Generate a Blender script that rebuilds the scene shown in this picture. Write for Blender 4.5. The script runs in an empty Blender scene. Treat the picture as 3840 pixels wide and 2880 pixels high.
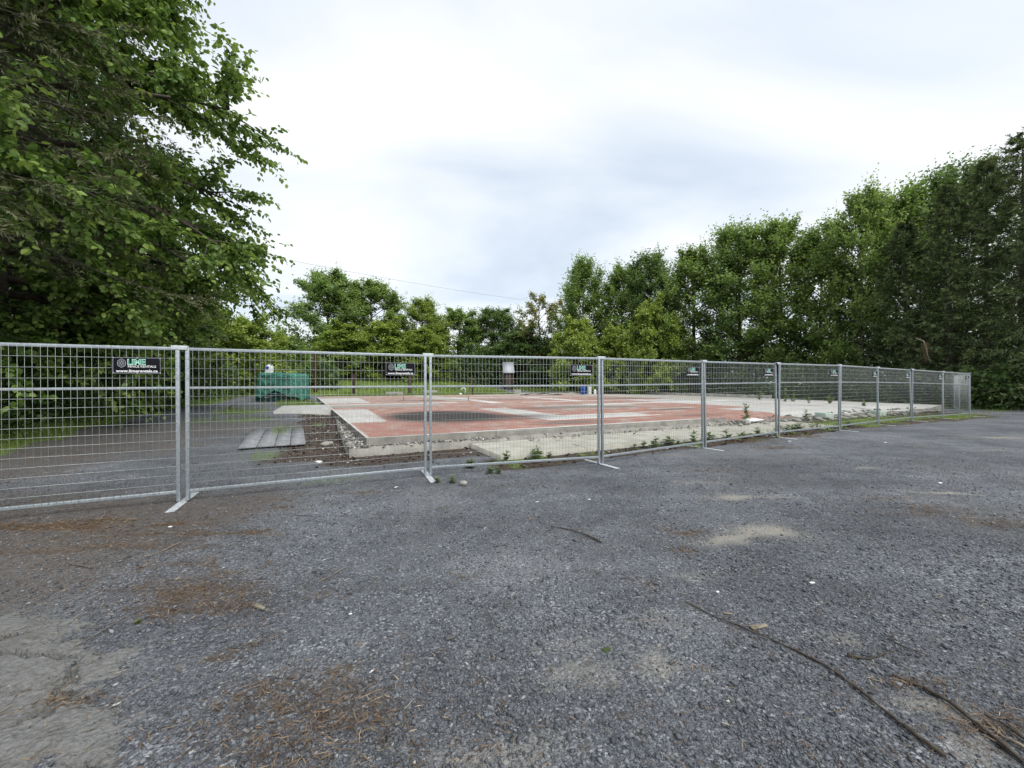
import bpy, math
import numpy as np
from mathutils import Vector, Matrix
SC = bpy.context.scene
COL = SC.collection
# ------------------------------------------------------------------ camera
F, CX, CY, CH = 1450.0, 1920.0, 1437.0, 1.5
cd = bpy.data.cameras.new('camera'); cam = bpy.data.objects.new('camera', cd); COL.objects.link(cam)
cd.sensor_width = 36; cd.lens = 36 * F / 3840; cd.shift_y = -3 / 3840
cd.clip_start = 0.05; cd.clip_end = 3000
cam.location = (0, 0, CH); cam.rotation_euler = (math.radians(90), 0, 0)
SC.camera = cam
# ------------------------------------------------------------------ sky, sun, exposure
SUN_EL, SUN_AZ = math.radians(50), math.radians(140)      # azimuth clockwise from +Y
W = bpy.data.worlds.new('World'); SC.world = W; W.use_nodes = True
nt = W.node_tree; nt.nodes.clear()
def wn(t, **k):
    n = nt.nodes.new(t)
    for a, b in k.items(): setattr(n, a, b)
    return n
def wm(op, a, b=None):
    n = wn('ShaderNodeMath', operation=op)
    for i, x in enumerate((a, b)):
        if x is None: continue
        if isinstance(x, (int, float)): n.inputs[i].default_value = x
        else: nt.links.new(x, n.inputs[i])
    return n.outputs[0]
sky = wn('ShaderNodeTexSky', sky_type='NISHITA', sun_disc=False)
sky.sun_elevation = SUN_EL; sky.sun_rotation = SUN_AZ
b1 = wn('ShaderNodeBackground'); b1.inputs[1].default_value = 0.1
nt.links.new(sky.outputs[0], b1.inputs[0])
tc = wn('ShaderNodeTexCoord'); sp = wn('ShaderNodeSeparateXYZ'); nt.links.new(tc.outputs['Generated'], sp.inputs[0])
zz = wm('ADD', wm('MAXIMUM', sp.outputs[2], 0.0), 0.22)
cb = wn('ShaderNodeCombineXYZ')
nt.links.new(wm('DIVIDE', sp.outputs[0], zz), cb.inputs[0]); nt.links.new(wm('DIVIDE', sp.outputs[1], zz), cb.inputs[1])
mp = wn('ShaderNodeMapping'); nt.links.new(cb.outputs[0], mp.inputs[0])
mp.inputs['Rotation'].default_value = (0, 0, math.radians(-28)); mp.inputs['Scale'].default_value = (0.62, 1.0, 1)
mp.inputs['Location'].default_value = (3.3, 1.2, 0)
n1 = wn('ShaderNodeTexNoise'); n1.inputs['Scale'].default_value = 1.3; n1.inputs['Detail'].default_value = 6
n1.inputs['Roughness'].default_value = 0.48; n1.inputs['Distortion'].default_value = 0.35
nt.links.new(mp.outputs[0], n1.inputs['Vector'])
rp = wn('ShaderNodeValToRGB'); e = rp.color_ramp.elements
e[0].position = 0.30; e[0].color = (0.40, 0.455, 0.525, 1); e[1].position = 0.62; e[1].color = (0.66, 0.665, 0.665, 1)
m_ = rp.color_ramp.elements.new(0.45); m_.color = (0.525, 0.565, 0.61, 1)
nt.links.new(n1.outputs[0], rp.inputs[0])
b2 = wn('ShaderNodeBackground'); b2.inputs[1].default_value = 0.80; nt.links.new(rp.outputs[0], b2.inputs[0])
mx = wn('ShaderNodeMixShader'); mx.inputs[0].default_value = 0.9
nt.links.new(b1.outputs[0], mx.inputs[1]); nt.links.new(b2.outputs[0], mx.inputs[2])
wo = wn('ShaderNodeOutputWorld'); nt.links.new(mx.outputs[0], wo.inputs[0])
sd = bpy.data.lights.new('sun', 'SUN'); sun = bpy.data.objects.new('sun', sd); COL.objects.link(sun)
sd.energy = 1.5; sd.angle = math.radians(40); sd.color = (1, 0.97, 0.92)
sdir = Vector((math.sin(SUN_AZ) * math.cos(SUN_EL), math.cos(SUN_AZ) * math.cos(SUN_EL), math.sin(SUN_EL)))
sun.rotation_euler = sdir.to_track_quat('Z', 'Y').to_euler(); sun.location = sdir * 60
vs = SC.view_settings; vs.view_transform = 'Standard'; vs.look = 'None'; vs.exposure = 1.12; vs.gamma = 1
SC.cycles.max_bounces = 7; SC.cycles.diffuse_bounces = 4; SC.cycles.transmission_bounces = 4
# ------------------------------------------------------------------ helpers
R = np.random.default_rng(7)
_L = np.random.default_rng(99).random((256, 256))
def vn(x, y, s=0):
    x = np.asarray(x, float) + s * 17.3; y = np.asarray(y, float) + s * 9.7
    i = np.floor(x).astype(int); j = np.floor(y).astype(int); a = x - i; b = y - j
    a = a * a * (3 - 2 * a); b = b * b * (3 - 2 * b)
    g = lambda p, q: _L[p % 256, q % 256]
    return (g(i, j) * (1 - a) + g(i + 1, j) * a) * (1 - b) + (g(i, j + 1) * (1 - a) + g(i + 1, j + 1) * a) * b
def fbm(x, y, s=0, o=4):
    t = 0; a = .5; w = 0
    for k in range(o):
        t = t + a * vn(np.asarray(x) * 2 ** k, np.asarray(y) * 2 ** k, s + k); w += a; a *= .5
    return t / w
def ss(a, b, x):
    t = np.clip((np.asarray(x, float) - a) / (b - a), 0, 1); return t * t * (3 - 2 * t)
def nrm(v):
    v = np.asarray(v, float); return v / np.maximum(np.linalg.norm(v, axis=-1, keepdims=True), 1e-9)
def mesh(name, V, Fs, tint=None, smooth=False, attrs=None):
    """V (n,3); Fs: list of face index arrays, each (m,3) or (m,4)"""
    if isinstance(Fs, np.ndarray): Fs = [Fs]
    V = np.asarray(V, np.float32); Fs = [np.asarray(f, np.int32) for f in Fs if len(f)]
    me = bpy.data.meshes.new(name)
    me.vertices.add(len(V)); me.vertices.foreach_set('co', V.ravel())
    li = np.concatenate([f.ravel() for f in Fs]); ct = np.concatenate([np.full(len(f), f.shape[1]) for f in Fs])
    st = np.concatenate([[0], np.cumsum(ct)[:-1]])
    me.loops.add(len(li)); me.loops.foreach_set('vertex_index', li)
    me.polygons.add(len(ct)); me.polygons.foreach_set('loop_start', st.astype(np.int32)); me.polygons.foreach_set('loop_total', ct.astype(np.int32))
    if smooth: me.polygons.foreach_set('use_smooth', np.ones(len(ct), bool))
    me.update(calc_edges=True)
    if tint is not None:
        a = me.attributes.new('tint', 'FLOAT', 'POINT'); a.data.foreach_set('value', np.asarray(tint, np.float32))
    for k, c in (attrs or {}).items():
        a = me.attributes.new(k, 'FLOAT_COLOR', 'POINT')
        c4 = np.ones((len(V), 4), np.float32); c4[:, :c.shape[1]] = c; a.data.foreach_set('color', c4.ravel())
    return me
def obj(name, me, mat=None, parent=None, loc=None, rot=None, label=None, cat=None, group=None, kind=None, mw=None):
    o = bpy.data.objects.new(name, me); COL.objects.link(o)
    if mat is not None and me is not None:
        if len(me.materials) == 0: me.materials.append(mat)
        elif me.materials[0] != mat:
            o.material_slots[0].link = 'OBJECT'; o.material_slots[0].material = mat
    if parent is not None: o.parent = parent
    if loc is not None: o.location = loc
    if rot is not None: o.rotation_euler = rot
    if mw is not None: o.matrix_world = mw
    if label: o['label'] = label
    if cat: o['category'] = cat
    if group: o['group'] = group
    if kind: o['kind'] = kind
    return o
class Acc:
    def __init__(s): s.V = []; s.F = {3: [], 4: []}; s.T = []; s.n = 0
    def add(s, V, Fs, t=0.5):
        V = np.asarray(V, float)
        for f in (Fs if isinstance(Fs, list) else [Fs]):
            f = np.asarray(f)
            if len(f): s.F[f.shape[1]].append(f + s.n)
        s.V.append(V); s.T.append(np.full(len(V), t) if np.isscalar(t) else np.asarray(t)); s.n += len(V); return s
    def mesh(s, name, smooth=False):
        return mesh(name, np.concatenate(s.V), [np.concatenate(f) for f in s.F.values() if f], np.concatenate(s.T), smooth)
BF = np.array([[0, 3, 2, 1], [4, 5, 6, 7], [0, 1, 5, 4], [1, 2, 6, 5], [2, 3, 7, 6], [3, 0, 4, 7]])
def box(x0, x1, y0, y1, z0, z1):
    return np.array([[x0, y0, z0], [x1, y0, z0], [x1, y1, z0], [x0, y1, z0], [x0, y0, z1], [x1, y0, z1], [x1, y1, z1], [x0, y1, z1]], float), BF
def bevbox(x0, x1, y0, y1, z0, z1, b):
    import bmesh
    bm = bmesh.new(); V, Fq = box(x0, x1, y0, y1, z0, z1)
    vs_ = [bm.verts.new(v) for v in V]
    for f in Fq: bm.faces.new([vs_[i] for i in f])
    bmesh.ops.bevel(bm, geom=list(bm.edges), offset=b, segments=2, affect='EDGES', profile=.6)
    bm.verts.index_update(); V = np.array([v.co[:] for v in bm.verts]); f3 = []; f4 = []
    for f in bm.faces:
        ix = [v.index for v in f.verts]
        (f3 if len(ix) == 3 else f4).append(ix) if len(ix) < 5 else f3.extend([[ix[0], ix[k], ix[k + 1]] for k in range(1, len(ix) - 1)])
    bm.free(); return V, [np.array(x) for x in (f3, f4) if x]
def tube(P, r, n=6, cap=True):
    P = np.asarray(P, float); m = len(P); r = np.broadcast_to(np.asarray(r, float), (m,))
    T = nrm(np.gradient(P, axis=0)); a = np.array([0, 0, 1.]) if abs(T[0][2]) < .9 else np.array([1., 0, 0])
    U = nrm(np.cross(T, a)); Wv = np.cross(T, U); th = np.arange(n) * 2 * np.pi / n
    V = (P[:, None] + r[:, None, None] * (np.cos(th)[None, :, None] * U[:, None] + np.sin(th)[None, :, None] * Wv[:, None])).reshape(-1, 3)
    i = np.arange(m - 1)[:, None] * n; k = np.arange(n)[None]; k2 = (k + 1) % n
    Fq = np.stack([i + k, i + k2, i + n + k2, i + n + k], -1).reshape(-1, 4); Fs = [Fq]
    if cap:
        b = len(V); V = np.vstack([V, P[:1], P[-1:]]); k = np.arange(n); k2 = (k + 1) % n
        Fs.append(np.concatenate([np.stack([np.full(n, b), k2, k], -1), np.stack([np.full(n, b + 1), (m - 1) * n + k, (m - 1) * n + k2], -1)]))
    return V, Fs
def lathe(prof, n=24):
    P = np.array([[0, 0, z] for r, z in prof]); r = [a for a, b in prof]; th = np.arange(n) * 2 * np.pi / n
    V = np.array([[a * math.cos(t), a * math.sin(t), z] for a, z in prof for t in th]); m = len(prof)
    i = np.arange(m - 1)[:, None] * n; k = np.arange(n)[None]; k2 = (k + 1) % n
    return V, np.stack([i + k, i + k2, i + n + k2, i + n + k], -1).reshape(-1, 4)
# ---- materials
def mat(name):
    m = bpy.data.materials.new(name); m.use_nodes = True; t = m.node_tree
    p = t.nodes['Principled BSDF']; return m, t, p
class N:
    def __init__(s, t): s.t = t
    def n(s, ty, ins=None, **k):
        x = s.t.nodes.new(ty)
        for a, b in k.items(): setattr(x, a, b)
        for a, b in (ins or {}).items(): s.put(x.inputs[a], b)
        return x
    def put(s, sock, v):
        if isinstance(v, bpy.types.NodeSocket): s.t.links.new(v, sock)
        else: sock.default_value = v
    def math(s, op, a, b=0.0, c=None, clamp=False):
        x = s.n('ShaderNodeMath', operation=op, use_clamp=clamp); s.put(x.inputs[0], a); s.put(x.inputs[1], b)
        if c is not None: s.put(x.inputs[2], c)
        return x.outputs[0]
    def noise(s, vec, scale, detail=3, rough=.55, dist=0.0, out=0):
        return s.n('ShaderNodeTexNoise', {'Vector': vec, 'Scale': scale, 'Detail': detail, 'Roughness': rough, 'Distortion': dist}).outputs[out]
    def vor(s, vec, scale, out='Color', feature='F1', rnd=1.0):
        return s.n('ShaderNodeTexVoronoi', {'Vector': vec, 'Scale': scale, 'Randomness': rnd}, feature=feature).outputs[out]
    def ramp(s, v, stops, interp='LINEAR'):
        x = s.n('ShaderNodeValToRGB', {0: v}); r = x.color_ramp; r.interpolation = interp
        while len(r.elements) < len(stops): r.elements.new(.5)
        for el, (p, c) in zip(r.elements, stops):
            el.position = p; el.color = (*c, 1) if not np.isscalar(c) else (c, c, c, 1)
        return x.outputs[0]
    def mix(s, f, a, b, bt='MIX'):
        x = s.n('ShaderNodeMix', data_type='RGBA', blend_type=bt); s.put(x.inputs[0], f)
        for q, v in ((6, a), (7, b)):
            s.put(x.inputs[q], v if isinstance(v, bpy.types.NodeSocket) else ((*v, 1) if len(v) == 3 else v))
        return x.outputs[2]
    def obj(s): return s.n('ShaderNodeTexCoord').outputs['Object']
    def bump(s, h, st=.5, d=.01): return s.n('ShaderNodeBump', {'Height': h, 'Strength': st, 'Distance': d}).outputs[0]
    def rect(s, x, y, x0, x1, y0, y1, so=.03):
        f = lambda v, a, b: s.math('MULTIPLY', s.math('MULTIPLY_ADD', v, 1 / so, -a / so, True), s.math('MULTIPLY_ADD', v, -1 / so, b / so, True))
        return s.math('MULTIPLY', f(x, x0, x1), f(y, y0, y1))
    def ell(s, x, y, cx, cy, rx, ry, lo=.5, hi=1.1):
        a = s.math('POWER', s.math('ABSOLUTE', s.math('MULTIPLY_ADD', x, 1 / rx, -cx / rx)), 2.0)
        b = s.math('POWER', s.math('ABSOLUTE', s.math('MULTIPLY_ADD', y, 1 / ry, -cy / ry)), 2.0)
        r = s.math('SQRT', s.math('ADD', a, b))
        return s.math('MULTIPLY_ADD', r, -1 / (hi - lo), hi / (hi - lo), True)
def simple(name, c1, c2, scale=8, rough=.8, metal=0, bump=.2, bd=.004, detail=5, spec=.3):
    m, t, p = mat(name); g = N(t); o = g.obj(); f = g.noise(o, scale, detail, .6)
    t.links.new(g.ramp(f, [(.3, c1), (.7, c2)]), p.inputs['Base Color'])
    p.inputs['Roughness'].default_value = rough; p.inputs['Metallic'].default_value = metal; p.inputs['Specular IOR Level'].default_value = spec
    if bump: t.links.new(g.bump(g.noise(o, scale * 5, 4), bump, bd), p.inputs['Normal'])
    return m
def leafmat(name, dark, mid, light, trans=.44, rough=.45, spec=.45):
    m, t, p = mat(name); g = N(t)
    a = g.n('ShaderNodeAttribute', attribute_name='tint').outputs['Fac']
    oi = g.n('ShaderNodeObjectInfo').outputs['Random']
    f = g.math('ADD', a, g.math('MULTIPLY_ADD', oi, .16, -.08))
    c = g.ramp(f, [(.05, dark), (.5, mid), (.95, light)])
    t.links.new(c, p.inputs['Base Color']); p.inputs['Roughness'].default_value = rough; p.inputs['Specular IOR Level'].default_value = spec
    tr = g.n('ShaderNodeBsdfTranslucent'); t.links.new(g.mix(1.0, c, (1.22, 1.22, .7), 'MULTIPLY'), tr.inputs[0])
    mxs = g.n('ShaderNodeMixShader', {0: trans}); t.links.new(p.outputs[0], mxs.inputs[1]); t.links.new(tr.outputs[0], mxs.inputs[2])
    t.links.new(mxs.outputs[0], t.nodes['Material Output'].inputs[0]); return m
# ------------------------------------------------------------------ place geometry: building axes, terrain
C0 = np.array([-3.1, 8.24]); A26 = math.radians(26)
EU = np.array([math.cos(A26), math.sin(A26)]); EV = np.array([-EU[1], EU[0]])
def w2b(X, Y):
    a = np.asarray(X, float) - C0[0]; b = np.asarray(Y, float) - C0[1]
    return a * EU[0] + b * EU[1], a * EV[0] + b * EV[1]
def b2w(u, v, z=0.0):
    p = C0 + EU * u + EV * v; return (float(p[0]), float(p[1]), float(z))
def gpx(px, py, z=0.0):                                    # pixel -> point on the level z
    d = F * (CH - z) / (py - CY); return ((px - CX) / F * d, d)
PX = [688, 1605, 2253, 2639, 2917, 3148, 3292, 3419, 3536, 3637, 3598, 3578, 3545]
PZ = [0, 0, .03, .04, .08, .105, .10, .075, .03, .0, .0, .02, .05]
POST = []
for i, x in enumerate(PX):
    s = (x - CX) / F
    if i == 0: POST.append(np.array([s * 4.87, 4.87]))
    else:
        q = POST[-1]; a = s * s + 1; b = -2 * (s * q[0] + q[1]); c = q @ q - 3.09 ** 2
        z = (-b + math.sqrt(max(b * b - 4 * a * c, 0))) / (2 * a); POST.append(np.array([s * z, z]))
dl = nrm(POST[0] - POST[1]); PL = POST[0] + dl * 3.09; POST.insert(0, PL); PZ.insert(0, 0.0)
def gz(X, Y):
    X = np.asarray(X, float); Y = np.asarray(Y, float); num = 0; den = .25
    for p, z in zip(POST, PZ):
        w = np.exp(-((X - p[0]) ** 2 + (Y - p[1]) ** 2) / (2 * 2.2 ** 2)); num = num + w * z; den = den + w
    h = num / den * 1.22
    u, v = w2b(X, Y)
    h = h + .18 * ss(3, 10, v) * ss(.5, -2.5, u)
    h = h + .28 * ss(24, 29, v)
    h = h + 1.75 * ss(31, 47, v) * ss(31, 18, u + .15 * v)
    h = h + .9 * ss(29, 48, v) * ss(10, 30, u)
    h = h + .25 * ss(31, 40, u)
    h = h + (fbm(X * .8, Y * .8, 3, 3) - .5) * .05 * ss(1, 4, Y) * ss(.15, -.5, np.minimum(np.minimum(u + .4, 30 - u), np.minimum(v + 2.2, 29 - v)))
    return h
def gz1(x, y): return float(gz(np.array([x]), np.array([y]))[0])
# shrub line on the left: X as a function of Y
def hedgeX(Y): return np.interp(Y, [0, 8.6, 15.2, 21, 29, 60], [-8.5, -11.6, -15.2, -18.6, -21.5, -30])
LIT = []   # litter blobs: x, y, rx, ry, strength
for px, py, rx, ry, s in [(150, 1985, .95, .16, 1), (350, 1960, .5, .10, .9), (640, 1975, .3, .1, .8), (760, 2010, .28, .08, .8), (930, 2005, .32, .09, .85), (500, 2010, .35, .07, .6),
        (720, 2215, .3, .22, .8), (830, 2140, .22, .08, .7), (600, 2290, .25, .12, .7), (780, 2060, .12, .04, .8), (1000, 2110, .1, .06, .7), (300, 2620, .15, .05, .8), (1050, 2760, .3, .14, .32),
        (1270, 2800, .22, .1, .3), (1240, 2560, .15, .08, .5), (1700, 2165, .09, .03, .9), (1480, 2135, .07, .03, .7), (1655, 1905, .12, .06, .7), (1350, 1850, .4, .12, .5), (1000, 1840, .3, .1, .4),
        (1940, 1830, .25, .1, .35), (2450, 2190, .14, .05, .5), (2260, 2160, .2, .1, .3), (2560, 2000, .25, .09, .7), (2540, 2065, .14, .04, .7), (2780, 1665, .8, .25, .75), (3000, 1648, .9, .25, .7), (2900, 1690, .6, .25, .6), (2650, 1770, .5, .15, .45),
        (3330, 1880, .5, .12, .55), (3520, 1930, .7, .2, .45), (3750, 1970, .5, .2, .5), (3450, 2590, .14, .04, .6), (3720, 2740, .18, .06, .45), (2580, 2460, .08, .03, .5), (900, 2440, .05, .03, .8), (960, 2400, .05, .03, .8), (1100, 1900, .35, .06, .5), (1000, 1880, .3, .08, .5), (620, 2200, .5, .28, .55), (450, 2050, .8, .12, .65), (180, 2070, .7, .1, .55), (860, 2240, .35, .22, .6), (1150, 2690, .4, .2, .34), (1000, 2590, .2, .1, .5), (1330, 2640, .25, .12, .45), (700, 2120, .4, .1, .5), (1200, 2230, .3, .1, .4)]:
    x, y = gpx(px, py); LIT.append((x, y, rx, ry, s * .95)); LIT.append((x, y, rx * 1.9, ry * 2.0, s * .38))
SND = []
for px, py, rx, ry, s in [(2880, 2010, .26, .16, 1), (2760, 2030, .35, .09, .9), (2790, 1870, .35, .08, .9), (2620, 1815, .35, .12, .5), (3540, 1858, .3, .06, 1), (3260, 1768, .25, .06, .6), (3720, 1655, .9, .1, .9), (3770, 1705, .7, .08, .6),
        (3100, 2390, .12, .06, .5), (2440, 2480, .14, .1, .6), (2480, 2320, .15, .06, .35), (2130, 2420, .2, .09, .35), (2190, 2560, .2, .14, .45), (1850, 2830, .28, .12, .5), (2620, 2160, .2, .06, .35), (3450, 2640, .2, .05, .6), (3620, 2790, .15, .07, .5), (1500, 2520, .1, .06, .3)]:
    x, y = gpx(px, py); SND.append((x, y, rx * 1.25, ry * 1.25, s)); SND.append((x, y, rx * 2.2, ry * 2.0, s * .45))
def blobs(X, Y, L, s0):
    m = np.zeros(np.shape(X)); wx = (fbm(X * 3, Y * 3, s0) - .5) * .35; wy = (fbm(X * 3, Y * 3, s0 + 5) - .5) * .35
    for x, y, rx, ry, s in L:
        d = np.hypot((X + wx - x) / rx, (Y + wy - y) / ry); m = np.maximum(m, s * ss(1.35, .35, d))
    return m
def zones(X, Y):
    u, v = w2b(X, Y); nz = fbm(X * .9, Y * .9, 11, 4) - .5
    hx = hedgeX(Y); gr = ss(.2, -.7, X - hx - .6 + nz * 2.2) * ss(2, 7, Y)
    gr = np.maximum(gr, ss(-.25, .35, (v - 29.2) + nz * 1.2) * (1 - ss(18.5, 19.5, u - .05 * (v - 29)) * ss(23, 22, u - .05 * (v - 29))))
    gr = np.maximum(gr, ss(31.0, 32.2, u + nz * 2) * ss(-2.2, -.6, v - .0 + nz * 2))
    gr = np.maximum(gr, ss(33.5, 34.5, u + nz * 1.5))
    for cu, cv, ru, rv, s in [(-2.2, 19.5, 1.6, 3.0, 1), (-4.2, 12.2, 1.2, 1.6, .9), (-3.4, 8.3, 1.0, .8, .5), (-4.7, 8.2, .6, .7, .5), (-1.9, 4.2, .35, 1.3, .6), (-.9, 6.3, .4, .8, .5), (-1.9, .5, .45, .9, .42), (18, -1.6, 4.5, .7, .8), (24.5, -1.8, 4, .8, .7), (-.6, -2.2, 1, .35, .35)]:
        gr = np.maximum(gr, s * ss(1.2, .4, np.hypot((u - cu) / ru, (v - cv) / rv) + nz * .9))
    dl_ = ss(-2.1, -1.2, u + nz * 1.0) * ss(.3, -.1, u) * ss(-.9, 0, v) * ss(11, 10, v)
    df = ss(-1.5, -.9, v + nz * .7) * ss(.3, 0, v) * ss(-1.2, -.5, u) * ss(2.6, 2.2, u)
    ds = ss(-3.0, -2.55, v + nz * .5) * ss(-1.7, -2.0, v) * ss(1.5, 2.3, u) * ss(28, 25, u)
    dr = ss(12, 14, u) * ss(29, 27, u) * ss(-2.6, -2.0, v + nz) * ss(.4, 0, v)
    dirt = np.maximum.reduce([dl_, df, ds, .7 * dr])
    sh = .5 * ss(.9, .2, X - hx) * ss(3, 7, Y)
    # trodden brown earth on the left side of the lot
    br = .6 * ss(1.2, -.9, X + 3.1 - .35 * (Y - 3) + nz * 1.8) * ss(6.5, 4.5, Y)
    br = np.maximum(br, .5 * ss(-6, -9, X + nz * 4) * ss(4, 6, Y) * ss(17, 12, Y))
    mud = ss(.45, -.75, (X + 1.35) + .62 * (Y - 1.5) + nz * 1.6 + (fbm(X * 5, Y * 5, 91, 3) - .5) * .9) * ss(2.9, 1.9, Y)
    gr = np.maximum(gr, .55 * ds * ss(.45, .62, fbm(X * 2.1, Y * 2.1, 17, 3)))
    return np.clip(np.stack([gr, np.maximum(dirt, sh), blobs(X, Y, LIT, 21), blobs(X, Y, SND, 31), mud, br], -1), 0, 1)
# ------------------------------------------------------------------ ground
def gm():
    m, t, p = mat('gravel_ground'); g = N(t); o = g.obj()
    za = g.n('ShaderNodeAttribute', attribute_name='zoneA').outputs['Color']; zb = g.n('ShaderNodeAttribute', attribute_name='zoneB').outputs['Color']
    sa = g.n('ShaderNodeSeparateColor', {0: za}).outputs; sb = g.n('ShaderNodeSeparateColor', {0: zb}).outputs
    wv = g.n('ShaderNodeVectorMath', {0: o, 1: g.noise(o, 30, 2, out=1)}, operation='ADD').outputs[0]
    c1 = g.vor(o, 80); c2 = g.vor(o, 170); r1 = g.n('ShaderNodeSeparateColor', {0: c1}).outputs[0]; r2 = g.n('ShaderNodeSeparateColor', {0: c2}).outputs[0]
    st1 = g.ramp(r1, [(0, (.043, .047, .053)), (.5, (.084, .091, .102)), (.82, (.147, .154, .165)), (1, (.32, .325, .33))])
    st2 = g.ramp(r2, [(0, (.038, .042, .047)), (.6, (.094, .101, .112)), (1, (.208, .216, .23))])
    lf = g.noise(o, .55, 4, .6); lf2 = g.noise(o, 3.2, 3, .6)
    gr = g.mix(g.ramp(g.noise(o, 6, 3), [(.35, 0), (.65, 1)]), st1, st2)
    gr = g.mix(1.0, gr, g.ramp(lf, [(.25, (.68, .68, .69)), (.75, (1.52, 1.52, 1.52))]), 'MULTIPLY')
    gr = g.mix(1.0, gr, g.ramp(lf2, [(.25, (.8, .8, .8)), (.75, (1.18, 1.18, 1.18))]), 'MULTIPLY')
    dust = g.math('MULTIPLY', g.ramp(g.noise(o, .38, 6, .62, .8), [(.50, 0), (.68, 1)]), .55); gr = g.mix(dust, gr, g.mix(r2, (.125, .125, .128), (.21, .21, .212)))
    ln = g.n('ShaderNodeMapping', {'Vector': o, 'Rotation': (0, 0, math.radians(-27)), 'Scale': (.10, 1.0, 1)}).outputs[0]
    gr = g.mix(1.0, gr, g.ramp(g.noise(ln, 1.1, 4, .6), [(.3, (.78, .78, .785)), (.7, (1.26, 1.26, 1.26))]), 'MULTIPLY')
    fine = g.noise(o, 160, 3, .7); mid = g.noise(o, 22, 5, .65, .6)
    def msk(s, lo=.2, hi=.6, k=.75): return g.ramp(g.math('ADD', s, g.math('MULTIPLY', g.math('MULTIPLY_ADD', mid, 1, -.5), g.math('MULTIPLY', k, g.math('GREATER_THAN', s, .015)))), [(lo, 0), (hi, 1)])
    brn = g.mix(r2, (.062, .050, .040), (.135, .112, .092)); c = g.mix(g.math('MULTIPLY', msk(sb[2]), .75), gr, brn)
    sand = g.mix(fine, (.24, .225, .19), (.36, .34, .29)); c = g.mix(g.math('MULTIPLY', msk(sb[0], .15, 1.1, .7), .85), c, sand)
    mud = g.mix(fine, (.10, .098, .09), (.19, .186, .172)); c = g.mix(g.math('MULTIPLY', msk(sb[1], .2, .8, 1.0), .7), c, mud)
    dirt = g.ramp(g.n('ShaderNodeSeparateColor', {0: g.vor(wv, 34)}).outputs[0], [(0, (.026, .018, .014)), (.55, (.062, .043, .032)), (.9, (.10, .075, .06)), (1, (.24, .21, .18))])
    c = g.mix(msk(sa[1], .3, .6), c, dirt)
    lit = g.ramp(g.noise(wv, 60, 4, .7, 1.2), [(.3, (.035, .022, .013)), (.5, (.105, .062, .031)), (.68, (.19, .12, .06)), (.8, (.28, .21, .13))])
    c = g.mix(g.math('MULTIPLY', msk(sa[2], .25, .95, 1.0), .85), c, lit)
    gs = g.ramp(g.noise(o, 9, 5, .7), [(.3, (.068, .10, .027)), (.5, (.135, .20, .046)), (.72, (.21, .28, .072))])
    c = g.mix(msk(sa[0], .3, .6), c, gs)
    t.links.new(c, p.inputs['Base Color']); p.inputs['Roughness'].default_value = .85; p.inputs['Specular IOR Level'].default_value = .25
    hgt = g.math('ADD', g.math('MULTIPLY', g.vor(o, 48, 'Distance'), -1.0), g.math('MULTIPLY', g.vor(o, 120, 'Distance'), -.5))
    t.links.new(g.bump(hgt, .9, .012), p.inputs['Normal']); return m
def spread(a, b, st, lo, hi, g=1.06):
    c = list(np.arange(a, b, st)); d = st; x = c[-1]
    while x < hi: d *= g; x += d; c.append(x)
    d = st; x = c[0]
    while x > lo: d *= g; x -= d; c.insert(0, x)
    return np.array(c)
gx = spread(-6, 8, .07, -500, 500); gy = spread(1.2, 7.0, .06, -40, 700, 1.045)
XX, YY = np.meshgrid(gx, gy); Z6 = zones(XX, YY); ZZ = gz(XX, YY) - .13 * ss(.45, .75, Z6[..., 4]); Z6 = Z6.reshape(-1, 6)
ny, nx = XX.shape; ii = np.arange(ny - 1)[:, None] * nx + np.arange(nx - 1)[None]
GF = np.stack([ii, ii + 1, ii + nx + 1, ii + nx], -1).reshape(-1, 4)
obj('ground', mesh('ground', np.stack([XX, YY, ZZ], -1).reshape(-1, 3), GF, smooth=True, attrs={'zoneA': Z6[:, :3], 'zoneB': Z6[:, 3:]}), gm(), kind='structure')
# ---- dried mud with cracks, bottom left
mx_, my_ = np.meshgrid(np.arange(-3.9, -.7, .013), np.arange(1.05, 2.9, .013))
mm = zones(mx_, my_)[..., 4]
q = np.stack([mx_ + (fbm(mx_ * 6, my_ * 6, 2) - .5) * .22, my_ * 1.5 + (fbm(mx_ * 6, my_ * 6, 6) - .5) * .22], -1)
pts = np.stack([R.uniform(-4, -.6, 85), R.uniform(1.4, 4.5, 85)], -1)
d1 = np.full(mx_.shape, 9.); d2 = d1.copy(); id_ = np.zeros(mx_.shape, int)
for k, pp in enumerate(pts):
    d = np.hypot(q[..., 0] - pp[0], q[..., 1] - pp[1]); nw = d < d1
    d2 = np.where(nw, d1, np.minimum(d2, d)); id_ = np.where(nw, k, id_); d1 = np.minimum(d1, d)
ph = R.uniform(-.010, .010, 85)[id_]
op = ss(.36, .52, fbm(mx_ * 2.2, my_ * 2.2, 44, 3))
mz = gz(mx_, my_) + -.018 + .027 * ss(.05, .6, mm) + ph * ss(.3, .8, mm) + (fbm(mx_ * 14, my_ * 14, 8) - .5) * .030 - .11 * ss(.050, .010, (d2 - d1)) * op * ss(.4, .8, mm)
ny, nx = mx_.shape; ii = np.arange(ny - 1)[:, None] * nx + np.arange(nx - 1)[None]
mf = np.stack([ii, ii + 1, ii + nx + 1, ii + nx], -1).reshape(-1, 4); mf = mf[mm.ravel()[mf].max(1) > .05]
m_, t_, p_ = mat('dried_mud'); g_ = N(t_); o_ = g_.obj()
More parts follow.
